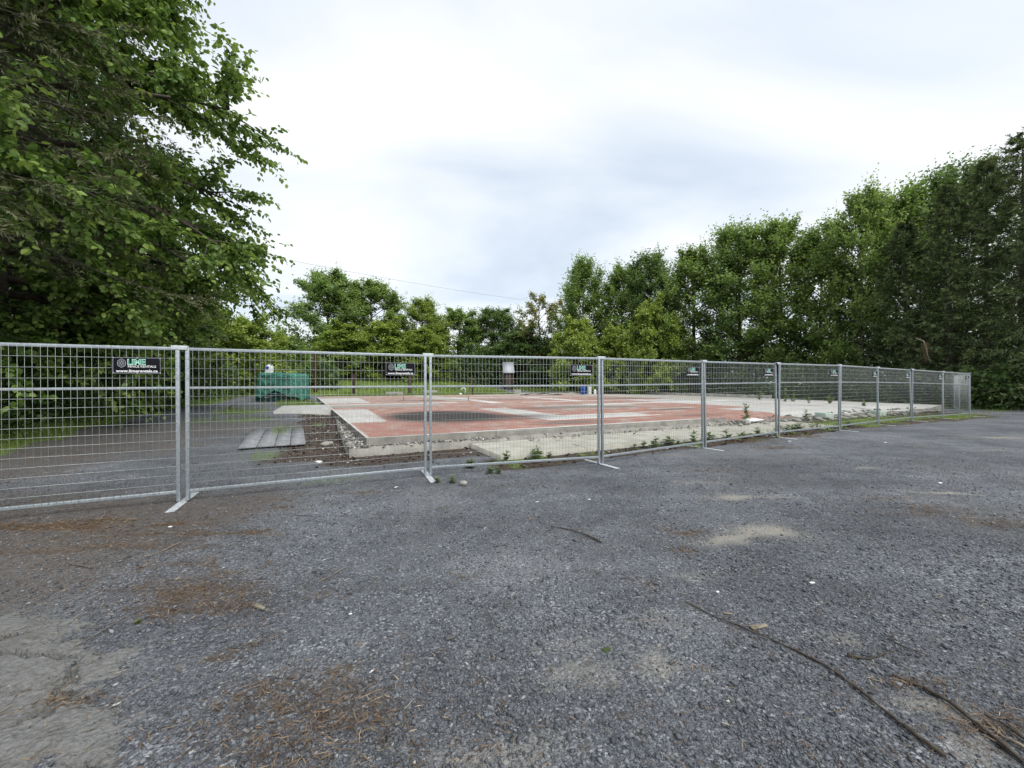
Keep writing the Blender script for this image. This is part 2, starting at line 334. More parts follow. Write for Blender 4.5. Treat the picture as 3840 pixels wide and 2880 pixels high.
t_.links.new(g_.mix(g_.ramp(g_.noise(o_, 3, 4, .7), [(.52, 0), (.7, .6)]), g_.ramp(g_.noise(o_, 40, 6, .75), [(.25, (.085, .082, .074)), (.48, (.172, .172, .165)), (.62, (.21, .21, .202)), (.8, (.25, .25, .24))]), (.065, .055, .045)), p_.inputs['Base Color']); p_.inputs['Roughness'].default_value = .95
t_.links.new(g_.bump(g_.math('ADD', g_.noise(o_, 28, 5, .7), g_.math('MULTIPLY', g_.vor(o_, 45, 'Distance'), .5)), 1.0, .03), p_.inputs['Normal'])
obj('mud_patch', mesh('mud_patch', np.stack([mx_, my_, mz], -1).reshape(-1, 3), mf, smooth=True), m_, kind='structure')
# ------------------------------------------------------------------ slab
SZ = .33
def slabmat():
    m, t, p = mat('painted_slab'); g = N(t); at = g.n('ShaderNodeAttribute', attribute_name='uvb').outputs['Color']
    o = g.n('ShaderNodeVectorMath', {0: at, 1: (100, 100, 1)}, operation='MULTIPLY').outputs[0]
    w = g.noise(o, 5, 4, .6, out=1)
    o2 = g.n('ShaderNodeVectorMath', {0: o, 1: g.n('ShaderNodeVectorMath', {0: w, 1: (.12, .12, 0)}, operation='MULTIPLY').outputs[0]}, operation='ADD').outputs[0]
    sx = g.n('ShaderNodeSeparateXYZ', {0: o2}).outputs; x = g.math('ADD', sx[0], -.06); y = g.math('ADD', sx[1], -.06)
    big = g.noise(o, .35, 5, .6); med = g.noise(o, 1.6, 5, .65); fin = g.noise(o, 14, 5, .7)
    red = g.ramp(fin, [(.25, (.24, .105, .076)), (.55, (.34, .165, .125)), (.8, (.42, .26, .21))])
    grey = g.ramp(fin, [(.25, (.29, .28, .25)), (.6, (.43, .42, .38)), (.85, (.52, .51, .475))])
    white = g.ramp(fin, [(.25, (.48, .48, .465)), (.6, (.63, .635, .62)), (.85, (.72, .72, .70))])
    pale = g.ramp(fin, [(.25, (.38, .38, .36)), (.6, (.52, .52, .50)), (.85, (.60, .595, .57))])
    far = g.math('MULTIPLY_ADD', y, 1 / 24, -.12, True)
    worn = g.math('MULTIPLY', g.ramp(g.math('ADD', med, g.math('MULTIPLY', far, .10)), [(.50, 0), (.66, 1)]), .65)
    c = g.mix(worn, red, grey)
    c = g.mix(g.math('MULTIPLY', g.rect(x, y, 8.2, 15, 5.2, 9.5, .9), g.math('MULTIPLY', .8, g.ramp(med, [(.36, 0), (.5, 1)]))), c, grey)
    c = g.mix(g.rect(x, y, -4, 5.2, 11.4, 13.5, .15), c, g.mix(.45, grey, (.16, .15, .135)))
    wear = g.ramp(g.math('ADD', g.math('MULTIPLY', g.noise(o, 2.6, 5, .7), .7), g.math('MULTIPLY', fin, .3)), [(.36, .35), (.52, 1)])
    def put(c, r, col, k=1.0): return g.mix(g.math('MULTIPLY', r, k) if k != 1.0 else r, c, col)
    L = [(-9, 1.0, 3.5, 9.8, pale), (-9, 1.75, 15.4, 24.3, pale), (-9, 6.6, 13.5, 14.3, white), (-9, 5.0, 10.55, 10.72, white), (5.2, 9, 10.5, 10.75, white), (5.6, 6.9, 1.7, 7.9, pale), (5.6, 10.2, 1.7, 3.1, pale), (5.55, 5.72, 1.6, 8, white), (6.75, 7.0, 3.0, 8, white), (5.6, 10.6, 1.6, 1.95, white), (6.8, 13.4, 2.9, 3.15, white),
         (15.4, 40, -1, 3.2, grey), (15.4, 40, -1, 2.9, pale), (18.0, 40, 3.0, 12, pale), (22, 40, 9, 24, grey), (12, 24, 8.1, 9.0, white), (10, 20, 12.0, 12.6, white), (8, 9, 12, 22, white), (14, 15, 12, 20, white), (9, 30, 20, 21.2, pale), (12, 29, 25, 27, pale), (6.5, 8.5, 16, 29, grey), (-9, 40, 28.6, 40, pale), (12.5, 15.3, 3.9, 4.6, grey)]
    for x0, x1, y0, y1, col in L: c = put(c, g.math('MULTIPLY', g.rect(x, y, x0, x1, y0, y1, .12), wear), col)
    bz = g.math('MULTIPLY', g.rect(x, y, -9, 11.3, -2, .10, .03), 1.0); c = put(c, bz, white)
    c = put(c, g.math('MULTIPLY', g.n('ShaderNodeAttribute', attribute_name='edge').outputs['Fac'], 1.0), white)
    dn = g.math('MULTIPLY_ADD', med, 1.2, .4); drk = g.mix(fin, (.006, .005, .0045), (.032, .027, .023))
    e_ = g.math('MULTIPLY', g.ell(x, y, 3.1, 4.8, 2.2, 2.7, .72, 1.12), g.ramp(med, [(.25, .75), (.5, 1)])); c = put(c, e_, drk)
    for cx, cy_, rx, ry, k in [(4.9, 3.4, 2.4, 1.4, .7), (5.8, .9, 1.6, .55, .55), (5.5, 17.5, 3.5, .8, .8), (9.5, 7.0, 3.5, 1.2, .55), (12.5, 6.2, 2.0, .8, .5), (13.5, 3.8, 1.8, .5, .6), (11.5, 1.0, 1.5, .5, .35), (2, 2.0, 1.2, .4, .25), (20, 14, 5, 1.5, .4), (11, 16, 3, 1, .4)]:
        e_ = g.math('MULTIPLY', g.ell(x, y, cx, cy_, rx, ry, .35, 1.1), dn, None, True); c = put(c, e_, drk, k)
    sk = g.rect(x, y, 22.3, 22.75, -1, 27, .1); c = put(c, sk, (.09, .08, .06), .8)
    c = g.mix(1.0, c, g.ramp(big, [(.25, (.82, .82, .81)), (.75, (1.1, 1.1, 1.1))]), 'MULTIPLY')
    c = g.mix(g.math('MULTIPLY', g.ramp(g.noise(o, 55, 3, .7), [(.62, 0), (.72, 1)]), .5), c, (.12, .10, .085))
    t.links.new(c, p.inputs['Base Color']); p.inputs['Roughness'].default_value = .8
    t.links.new(g.bump(fin, .25, .006), p.inputs['Normal']); return m
def quadgrid(cs, nu, nv):
    a, b, c, d = [np.array(x, float) for x in cs]; s, t = np.meshgrid(np.linspace(0, 1, nu), np.linspace(0, 1, nv)); s = s[..., None]; t = t[..., None]
    return (a * (1 - s) + b * s) * (1 - t) + (d * (1 - s) + c * s) * t
MC = simple('concrete_weathered', (.18, .172, .152), (.34, .325, .29), 3, .9, 0, .5, .01)
MCW = simple('concrete_pale', (.31, .298, .25), (.48, .465, .40), 2.2, .88, 0, .4, .006)
MCD = simple('concrete_dark', (.13, .125, .11), (.26, .25, .22), 3, .92, 0, .6, .012)
SL = [(0, 0), (29.0, -.25), (31.3, 27.2), (-1.4, 29.1)]
G = quadgrid(SL, 300, 150); Gx = C0[0] + G[..., 0] * EU[0] + G[..., 1] * EV[0]; Gy = C0[1] + G[..., 0] * EU[1] + G[..., 1] * EV[1]
nv_, nu_ = Gx.shape
# broken front edge on the right half
brk = ss(10.5, 12, G[..., 0]) * ss(29, 27, G[..., 0]) * ss(.9, .0, G[..., 1]) * (.25 + .75 * fbm(G[..., 0] * 1.7, G[..., 1] * 2, 9))
Gz = SZ - .22 * brk + (fbm(G[..., 0] * 2, G[..., 1] * 2, 4) - .5) * .008 - .03 * ss(22.2, 22.4, G[..., 0]) * ss(22.8, 22.6, G[..., 0])
ii = np.arange(nv_ - 1)[:, None] * nu_ + np.arange(nu_ - 1)[None]
sf = np.stack([ii, ii + 1, ii + nu_ + 1, ii + nu_], -1).reshape(-1, 4)
V = np.stack([Gx, Gy, Gz], -1).reshape(-1, 3); bi = np.concatenate([np.arange(nu_), (np.arange(nv_) * nu_ + nu_ - 1)[1:], (np.arange(nu_)[::-1] + (nv_ - 1) * nu_)[1:], (np.arange(nv_)[::-1] * nu_)[1:]])
sl = obj('foundation_slab', None, label='long concrete foundation slab with worn red painted floor behind the fence', cat='foundation'); sl.location = b2w(0, 0, 0)
edge = np.zeros((nv_, nu_)); edge[:, 0] = 1
me = mesh('slab_top', V - np.array([*sl.location]), sf, attrs={'uvb': np.stack([G[..., 0] / 100, G[..., 1] / 100, G[..., 0] * 0], -1).reshape(-1, 3)})
a = me.attributes.new('edge', 'FLOAT', 'POINT'); a.data.foreach_set('value', edge.ravel().astype(np.float32))
obj('slab_top', me, slabmat(), sl)
rim = V[bi]; nb = len(rim); low = rim.copy(); low[:, 2] = -.1
k = np.arange(nb - 1)
obj('slab_side', mesh('slab_side', np.vstack([rim, low]) - np.array([*sl.location]), np.stack([k + nb, k + nb + 1, k + 1, k], -1)), MC, sl)
def bbox(u0, u1, v0, v1, z0, z1, nu=2, nv=2, jit=0, seed=0, zj=0):
    """box in building axes with a subdivided, slightly broken top"""
    us = np.linspace(u0, u1, nu); vs_ = np.linspace(v0, v1, nv); U, Vv = np.meshgrid(us, vs_)
    Uj = U + (fbm(U * 3, Vv * 3, seed) - .5) * jit; Vj = Vv + (fbm(U * 3, Vv * 3, seed + 9) - .5) * jit
    Z = z1 + (fbm(U * 5, Vv * 5, seed + 3) - .5) * zj
    P = np.stack([C0[0] + Uj * EU[0] + Vj * EV[0], C0[1] + Uj * EU[1] + Vj * EV[1], Z], -1).reshape(-1, 3)
    ii = np.arange(nv - 1)[:, None] * nu + np.arange(nu - 1)[None]; Fq = np.stack([ii, ii + 1, ii + nu + 1, ii + nu], -1).reshape(-1, 4)
    bi = np.concatenate([np.arange(nu), (np.arange(nv) * nu + nu - 1)[1:], (np.arange(nu)[::-1] + (nv - 1) * nu)[1:], (np.arange(nv)[::-1] * nu)[1:]])
    lo = P[bi].copy(); lo[:, 2] = z0; n0 = len(P); k = np.arange(len(bi) - 1)
    return np.vstack([P, lo]), np.vstack([Fq, np.stack([n0 + k, n0 + k + 1, bi[1:], bi[:-1]], -1)])
off = np.array([*sl.location])
V, f_ = bbox(-.36, 3.2, -.36, -.004, -.1, .175, 60, 8, .05, 1, .05); obj('footing', mesh('footing', V - off, f_), MC, sl)
V, f_ = bbox(-.40, -.006, .0, 10.4, -.1, .17, 8, 150, .07, 2, .06); obj('footing', mesh('footing', V - off, f_), MC, sl)
V, f_ = bbox(3.2, 12.5, -.33, -.004, -.1, .19, 120, 6, .06, 5, .07); obj('footing', mesh('footing', V - off, f_), MC, sl)
V, f_ = bbox(3.0, 11.6, -.055, .004, .15, .322, 100, 3, .02, 15, .012); obj('edge_beam', mesh('edge_beam', V - off, f_), MCD, sl)
V, f_ = bbox(-2.75, -.42, 10.6, 14.9, .0, .315, 30, 30, .03, 6, .012); obj('entry_step', mesh('entry_step', V - off, f_), simple('concrete_white', (.33, .33, .315), (.48, .48, .46), 3, .88, 0, .4, .006), sl)
V, f_ = bbox(30.2, 30.75, 9.5, 27.5, .2, .55, 6, 120, .12, 8, .12); obj('kerb_wall', mesh('kerb_wall', V - off, f_), MC, sl)
V, f_ = bbox(17.0, 30.6, 27.0, 27.5, .2, .46, 90, 6, .12, 12, .12); obj('kerb_wall', mesh('kerb_wall', V - off, f_), MC, sl)
# ---- sidewalk of cast panels in front of the slab
sw = obj('sidewalk', None, kind='structure'); sw.location = b2w(2.2, -1.2, 0); off = np.array([*sw.location])
us = [2.2, 4.24, 6.28, 8.32, 10.36, 12.4, 14.4]
for k in range(6):
    V, f_ = bbox(us[k] + .006, us[k + 1] - .006, -2.08 + .05 * R.random(), -.37, -.1, .115 + .01 * R.random() - .012 * (k > 3), 40, 30, .05, 20 + k, .02)
    obj('sidewalk_panel', mesh('sidewalk_panel', V - off, f_), MCW, sw)
# ------------------------------------------------------------------ fence
def galv(name, lo, hi, rough, metal):
    m, t, p = mat(name); g = N(t); o = g.obj(); c = g.vor(o, 60); r = g.n('ShaderNodeSeparateColor', {0: c}).outputs[0]
    f = g.math('ADD', g.math('MULTIPLY', r, .45), g.math('MULTIPLY', g.noise(o, 6, 4), .55))
    t.links.new(g.ramp(f, [(.25, lo), (.75, hi)]), p.inputs['Base Color']); p.inputs['Roughness'].default_value = rough; p.inputs['Metallic'].default_value = metal; return m
MG = galv('galvanised_steel', (.28, .32, .35), (.42, .46, .48), .45, .6)
MW = galv('galvanised_wire', (.30, .33, .335), (.42, .45, .445), .45, .3)
MP = galv('galvanised_plate', (.40, .43, .46), (.56, .59, .61), .55, .3)
h2 = 1.52; ZB, ZM, ZT = .125, 1.425, 1.915
M_post = mesh('post', *bevbox(-.02, .02, -.02, .02, .005, 1.935, .004)); M_top = mesh('top_rail', *bevbox(-h2 + .022, h2 - .022, -.018, .018, ZT - .019, ZT + .019, .004))
M_mid = mesh('mid_rail', *bevbox(-h2 + .022, h2 - .022, -.013, .013, ZM - .015, ZM + .015, .003)); M_bot = mesh('bottom_rail', *bevbox(-h2 + .022, h2 - .022, -.018, .018, ZB - .019, ZB + .019, .004))
wa = Acc(); r = .0011; ph_ = np.random.default_rng(3)
for k in range(1, 50):
    x = -1.5 + 3.0 * k / 50 + ph_.normal(0, .0012); j = ph_.normal(0, .002)
    V, f_ = box(x - r, x + r, -.022, -.022 + 2 * r, ZB, ZT); V[4:, 0] += j; wa.add(V, f_)
r = .0020
for k in range(1, 12): z = ZB + (ZM - ZB) * k / 12; wa.add(*box(-1.5, 1.5, -.022 - 2 * r, -.022, z - r, z + r))
for k in range(1, 4): z = ZM + (ZT - ZM) * k / 4; wa.add(*box(-1.5, 1.5, -.022 - 2 * r, -.022, z - r, z + r))
M_wire = wa.mesh('wire_mesh')
NTH = ['first', 'second', 'third', 'fourth', 'fifth', 'sixth', 'seventh', 'eighth', 'ninth', 'tenth', 'eleventh', 'twelfth', 'thirteenth', 'fourteenth', 'fifteenth', 'sixteenth', 'seventeenth', 'eighteenth', 'nineteenth', 'twentieth', 'twenty-first', 'twenty-second', 'twenty-third', 'twenty-fourth']
ORD = ['first', 'second', 'third', 'fourth', 'fifth', 'sixth', 'seventh', 'eighth', 'ninth', 'tenth']
extra = ['cut by the photo edge', 'with the green tarp behind it', 'in front of the dark floor stain', 'just right of the blue drum', 'with the sidewalk behind it', '', '', '', '', 'ending at the corner']
plabel = ['wire mesh fence panel, %s from left%s' % (ORD[i], (', ' + extra[i]) if extra[i] else '') for i in range(10)] + ['return fence panel just behind the far right corner', 'second return fence panel behind the far right corner', 'third return fence panel, farthest behind the right corner']
PM = []
for i in range(len(POST) - 1):
    a, b = POST[i], POST[i + 1]; za, zb_ = PZ[i], PZ[i + 1]
    za = gz1(*a) ; zb_ = gz1(*b)
    c = (a + b) / 2; ax = Vector((b[0] - a[0], b[1] - a[1], zb_ - za)).normalized(); up = Vector((0, 0, 1)); yv = up.cross(ax).normalized(); zv = ax.cross(yv)
    M = Matrix(((ax.x, yv.x, zv.x, c[0]), (ax.y, yv.y, zv.y, c[1]), (ax.z, yv.z, zv.z, (za + zb_) / 2 + .012), (0, 0, 0, 1))); PM.append(M)
    M = M @ Matrix.Rotation(R.normal(0, .008), 4, 'X') @ Matrix.Rotation(R.normal(0, .004), 4, 'Z'); PM[-1] = M
    e_ = obj('mesh_fence', None, label=plabel[i], cat='fence panel', group='temporary fence panels'); e_.matrix_world = M; e_.empty_display_size = .2
    for s in (-1, 1): obj('post', M_post, MG, e_, loc=(s * 1.5, 0, 0))
    obj('top_rail', M_top, MG, e_); obj('mid_rail', M_mid, MG, e_); obj('bottom_rail', M_bot, MG, e_)
    obj('wire_mesh', M_wire, MW, e_, kind='stuff')
# feet and couplers
M_plate = mesh('plate', *bevbox(-.045, .045, -.44, .44, 0, .008, .002)); M_pin = mesh('pin', *tube([(0, 0, .004), (0, 0, .16)], .011, 8)); M_coup = mesh('coupler', *bevbox(-.085, .085, -.03, .03, 0, .022, .004)); M_lip = mesh('coupler_lip', *bevbox(-.08, .08, -.034, -.030, -.03, .018, .0015))
jl = ['beside the leftmost sign', 'beside the second sign from the left', 'beside the third sign from the left', 'beside the fourth sign from the left', 'beside the fifth sign from the left', 'beside the sixth sign from the left', 'beside the seventh sign from the left', 'beside the eighth sign from the left', 'beside the ninth sign from the left', 'at the far right corner', 'first behind the far right corner', 'second behind the far right corner']
for i in range(1, len(POST) - 1):
    p = POST[i]; z = gz1(*p); t = POST[i + 1] - POST[i - 1]; an = math.atan2(t[1], t[0]) + R.normal(0, .05) + (.12 if i == 2 else 0)
    e_ = obj('fence_stand', None, loc=(p[0], p[1], z + .003), rot=(0, 0, an), label='flat steel base plate under the fence joint ' + jl[i - 1], cat='fence foot', group='fence base plates')
    obj('plate', M_plate, MP, e_)
    for s in (-1, 1): obj('pin', M_pin, MG, e_, loc=(s * .0448, 0, 0))
    an2 = math.atan2(t[1], t[0])
    e_ = obj('fence_coupler', None, loc=(p[0], p[1], z + 1.945), rot=(0, 0, an2), label='steel coupler clip on top of the fence joint ' + jl[i - 1], cat='coupler', group='fence couplers')
    if i == 1: e_.location.x -= .03; e_.location.y -= .015
    obj('clip_bar', M_coup, MP, e_); obj('clip_lip', M_lip, MP, e_)
# signs
MSB = simple('sign_black', (.006, .007, .010), (.010, .011, .015), 4, .6, 0, 0, spec=.08)
MSW = simple('sign_white', (.72, .73, .74), (.78, .78, .79), 4, .5, 0, 0)
MSG = simple('sign_green', (.03, .20, .14), (.035, .23, .16), 4, .5, 0, 0)
MSL = simple('sign_mint', (.42, .72, .60), (.46, .76, .64), 4, .5, 0, 0)
MSO = simple('sign_grey', (.34, .36, .38), (.40, .42, .44), 4, .5, 0, 0)
def text(body, x0, x1, yc, hgt, y, offs=0.0, pad=0.0):
    cu = bpy.data.curves.new('lettering', 'FONT'); cu.body = body; cu.size = 1; cu.offset = offs; cu.resolution_u = 3
    o = bpy.data.objects.new('lettering', cu); COL.objects.link(o); bpy.context.view_layer.update()
    me = bpy.data.meshes.new_from_object(o.evaluated_get(bpy.context.evaluated_depsgraph_get())); bpy.data.objects.remove(o); bpy.data.curves.remove(cu)
    n = len(me.vertices); c = np.empty(n * 3, np.float32); me.vertices.foreach_get('co', c); c = c.reshape(-1, 3)
    mn, mxx = c.min(0), c.max(0); out = np.zeros_like(c)
    out[:, 0] = x0 - pad + (c[:, 0] - mn[0]) / (mxx[0] - mn[0]) * (x1 - x0 + 2 * pad)
    out[:, 2] = yc - hgt / 2 - pad + (c[:, 1] - mn[1]) / (mxx[1] - mn[1]) * (hgt + 2 * pad); out[:, 1] = y
    me.vertices.foreach_set('co', out.ravel()); me.update(); me.name = 'lettering'; return me
T1 = text('LIME', -.116, .104, .042, .056, -.0040, .04, .007); T1b = text('LIME', -.116, .104, .042, .056, -.0048, -.005, -.001); T2 = text('FENCE RENTALS', -.116, .246, -.012, .027, -.0042, .012); T3 = text('www.limerentals.ca', -.268, .268, -.066, .033, -.0042, .028)
hx = Acc(); bl = lambda P, w, y: [hx.add(*strip(P, w, y))]
def strip(P, w, y):
    P = np.array(P, float); T = nrm(np.gradient(P, axis=0)); Nn = np.stack([-T[:, 1], T[:, 0]], -1); A = P + Nn * w / 2; B = P - Nn * w / 2; m = len(P)
    V = np.concatenate([np.stack([A[:, 0], np.full(m, y), A[:, 1]], -1), np.stack([B[:, 0], np.full(m, y), B[:, 1]], -1)]); k = np.arange(m - 1); return V, np.stack([k, k + 1, m + k + 1, m + k], -1)
hc = np.array([-.196, .026]); hr = lambda r, k, ox=0, oz=0: hc + np.array([ox + r * math.sin(k * math.pi / 3) * 1.12, oz + r * math.cos(k * math.pi / 3)])
for k in range(6): bl([hr(.052, k), hr(.052, k + 1)], .0045, -.0042)
for j in range(7):
    ox, oz = (0, 0) if j == 6 else (.030 * math.sin(j * math.pi / 3 + .52) * 1.05, .029 * math.cos(j * math.pi / 3 + .52))
    for k in range(6): bl([hr(.0155, k, ox, oz), hr(.0155, k + 1, ox, oz)], .0022, -.0043)
    for k in (0, 2, 4): bl([hr(0, 0, ox, oz), hr(.0155, k, ox, oz)], .0018, -.0044)
M_hex = hx.mesh('logo'); hx = Acc(); w_, hh = .302, .092; c_ = .016
for P in [[(-w_ + c_, hh), (-.02, hh), (0, hh - .012), (.02, hh), (w_ - c_, hh), (w_, hh - c_), (w_, -hh + c_), (w_ - c_, -hh), (.02, -hh), (0, -hh + .012), (-.02, -hh), (-w_ + c_, -hh), (-w_, -hh + c_), (-w_, hh - c_), (-w_ + c_, hh)]]:
    for a_, b_ in zip(P[:-1], P[1:]): bl([a_, b_], .0042, -.0041)
M_bord = hx.mesh('border'); M_board = mesh('board', *bevbox(-.312, .312, -.003, .003, -.1, .1, .0015)); M_riv = mesh('rivet', *lathe([(0, .003), (.004, .0025), (.006, 0)], 8))
for i in range(10):
    e_ = obj('fence_sign', None, label='small black rental sign with green and white lettering, %s from the left' % ORD[i], cat='sign', group='signs wired to the fence')
    e_.matrix_world = PM[i] @ Matrix.Translation((1.12 + R.normal(0, .01), -.034, 1.70)) @ Matrix.Rotation(R.normal(0, .008), 4, 'Y') @ Matrix.Diagonal((.715, 1, 1, 1))
    obj('board', M_board, MSB, e_); obj('border', M_bord, MSO, e_); obj('logo', M_hex, MSO, e_); obj('lettering', T1, MSL, e_); obj('lettering', T1b, MSG, e_); obj('lettering', T2, MSW, e_); obj('lettering', T3, MSW, e_)
    for x, z in [(-.302, .092), (0, .094), (.302, .092), (-.302, -.092), (0, -.094), (.302, -.092)]: obj('rivet', M_riv, MSW, e_, loc=(x, -.003, z), rot=(math.pi / 2, 0, 0))
# ------------------------------------------------------------------ trees and other vegetation
def leaves(P, D, Nn, L, Wd, T, near=False):
    D = nrm(D); S = nrm(np.cross(D, Nn)); U = np.cross(S, D); n = len(P); L = np.asarray(L)[:, None]; Wd = np.asarray(Wd)[:, None]
    if near:
        tp = [(0, 0, 0), (.32, .5, .10), (.74, .33, .06), (1, 0, -.10), (.74, -.33, .06), (.32, -.5, .10)]; fq = np.array([[0, 1, 2, 3], [0, 3, 4, 5]])
    else:
        tp = [(0, 0, 0), (.45, .5, .10), (1, 0, -.05), (.45, -.5, .10)]; fq = np.array([[0, 1, 2, 3]])
    V = np.stack([P + D * L * a + S * Wd * b + U * Wd * c for a, b, c in tp], 1).reshape(-1, 3); k = len(tp)
    return V, (np.arange(n)[:, None, None] * k + fq[None]).reshape(-1, 4), np.repeat(T, k)
def shoot_leaves(r, S, D, Ln, nl, ll, lw, hang=.25, spreadf=.9, near=False, tb=0.0, upn=.65, rad=.04):
    """S starts, D directions, Ln lengths of leafy shoots"""
    n = len(S); s = (np.arange(nl)[None] + r.random((n, nl))) / nl; D = nrm(D)
    bend = r.normal(0, .18, (n, 1, 3)); bend[..., 2] -= .10
    P = S[:, None] + D[:, None] * (Ln[:, None] * s)[..., None] + bend * ((Ln[:, None] * s ** 2)[..., None])
    rd = nrm(r.normal(0, 1, (n, nl, 3)) * np.array([1, 1, .5])); d = nrm(D[:, None] * .55 + rd * spreadf + np.array([0, 0, -hang]))
    P = P + rd * rad; nn = nrm(np.array([0, 0, upn]) + r.normal(0, .6, (n, nl, 3)))
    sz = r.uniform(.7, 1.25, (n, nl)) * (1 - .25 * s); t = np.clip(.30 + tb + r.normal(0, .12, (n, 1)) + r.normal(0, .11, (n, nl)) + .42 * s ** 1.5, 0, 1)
    m = n * nl; return leaves(P.reshape(m, 3), d.reshape(m, 3), nn.reshape(m, 3), (ll * sz).ravel(), (lw * sz).ravel(), t.ravel(), near)
def grow(seed, H, cb, prof, n1, n2, n3, nl, ll, lw, e0, e1, droop, sl, up, hang=.25, tr=.22, near=False, az=None, rad=.06, wander=.25, sub=.36):
    r = np.random.default_rng(seed); tk = Acc(); S = []; D = []; Ln = []
    zs = np.linspace(0, H * .93, 14); tp = np.stack([np.cumsum(r.normal(0, wander * .2, 14)), np.cumsum(r.normal(0, wander * .2, 14)), zs], -1); tp[0, :2] = 0
    tp[0, 2] = -.4
    tk.add(*tube(tp, tr * (1 - zs / H) ** .8 * (1 + .5 * np.exp(-zs / .5)) + .02, 9), t=.5)
    for i in range(n1):
        t = (i + .5) / n1; zb = cb * .8 + (H * .9 - cb * .8) * t; a = (i * 2.39996 + r.normal(0, .25)) if az is None else az[0] + az[1] * r.uniform(-1, 1)
        b = np.array([np.interp(zb, zs, tp[:, 0]), np.interp(zb, zs, tp[:, 1]), zb]); el = e0 + (e1 - e0) * t + r.normal(0, .06)
        rch = prof(zb)
        for _ in range(6): rch = .5 * rch + .5 * prof(float(np.clip(zb + (math.tan(el) - droop) * rch, .5, H)))
        rch = max(rch * r.uniform(.72, 1.04), .5); h = np.array([math.cos(a), math.sin(a), 0])
        s = np.linspace(0, 1, 7)[:, None]; pts = b + h * rch * s + np.array([0, 0, 1.]) * (math.tan(el) * rch * s - droop * rch * s ** 2) + np.cumsum(r.normal(0, .016 * rch, (7, 3)), 0) * s
        r0 = tr * .42 * (1 - zb / H * .75); tk.add(*tube(pts, r0 * (1 - s[:, 0] * .85) + .006, 5, False), t=.5)
        for j in range(n2):
            q = r.uniform(.22, 1) ** .8; k = q * 6; k0 = min(int(k), 5); p0 = pts[k0] + (pts[k0 + 1] - pts[k0]) * (k - k0); d0 = nrm(pts[k0 + 1] - pts[k0])
            ang = r.choice([-1, 1]) * r.uniform(.35, 1.25); dd = np.array([d0[0] * math.cos(ang) - d0[1] * math.sin(ang), d0[0] * math.sin(ang) + d0[1] * math.cos(ang), d0[2] * .5 + r.normal(0, .55) + up * .22])
            dd = nrm(dd); ls = rch * sub * (1.15 - .55 * q) * r.uniform(.6, 1.2) + .25; p2 = p0 + dd * ls + np.array([0, 0, -droop * ls * .35])
            tk.add(*tube(np.stack([p0, (p0 + p2) / 2 + np.array([0, 0, .06 * ls]), p2]), [r0 * .3 + .004, r0 * .2 + .003, .004], 3, False), t=.5)
            w = r.uniform(.15, 1.0, n3); S.append(p0 + (p2 - p0) * w[:, None]); o = nrm(r.normal(0, 1, (n3, 3)))
            D.append(nrm(dd * .8 + o * .75 + np.array([0, 0, up]))); Ln.append(sl * r.uniform(.55, 1.25, n3))
        ne = 7 if up > .5 else 3; w = 1 - .55 * r.random(ne) ** 1.3; k = w * 6; k0 = np.minimum(k.astype(int), 5); pe = pts[k0] + (pts[np.minimum(k0 + 1, 6)] - pts[k0]) * (k - k0)[:, None]
        o = nrm(r.normal(0, 1, (ne, 3))); S.append(pe); D.append(nrm(h * .35 + o * .28 + np.array([0, 0, up * 1.5 + .1]))); Ln.append(sl * r.uniform(.7, 1.35, ne))
    o = nrm(r.normal(0, 1, (8, 3))); S.append(np.repeat(tp[-1:], 8, 0) - np.array([0, 0, .5]) * r.random((8, 1))); D.append(nrm(o * .5 + np.array([0, 0, .6 + up]))); Ln.append(sl * r.uniform(.8, 1.5, 8))
    S = np.concatenate(S); D = np.concatenate(D); Ln = np.concatenate(Ln)
    return tk, (r, S, D, Ln, nl, ll, lw, hang, near, rad)
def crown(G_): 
    r, S, D, Ln, nl, ll, lw, hang, near, rad = G_; return shoot_leaves(r, S, D, Ln, nl, ll, lw, hang, near=near, rad=rad)
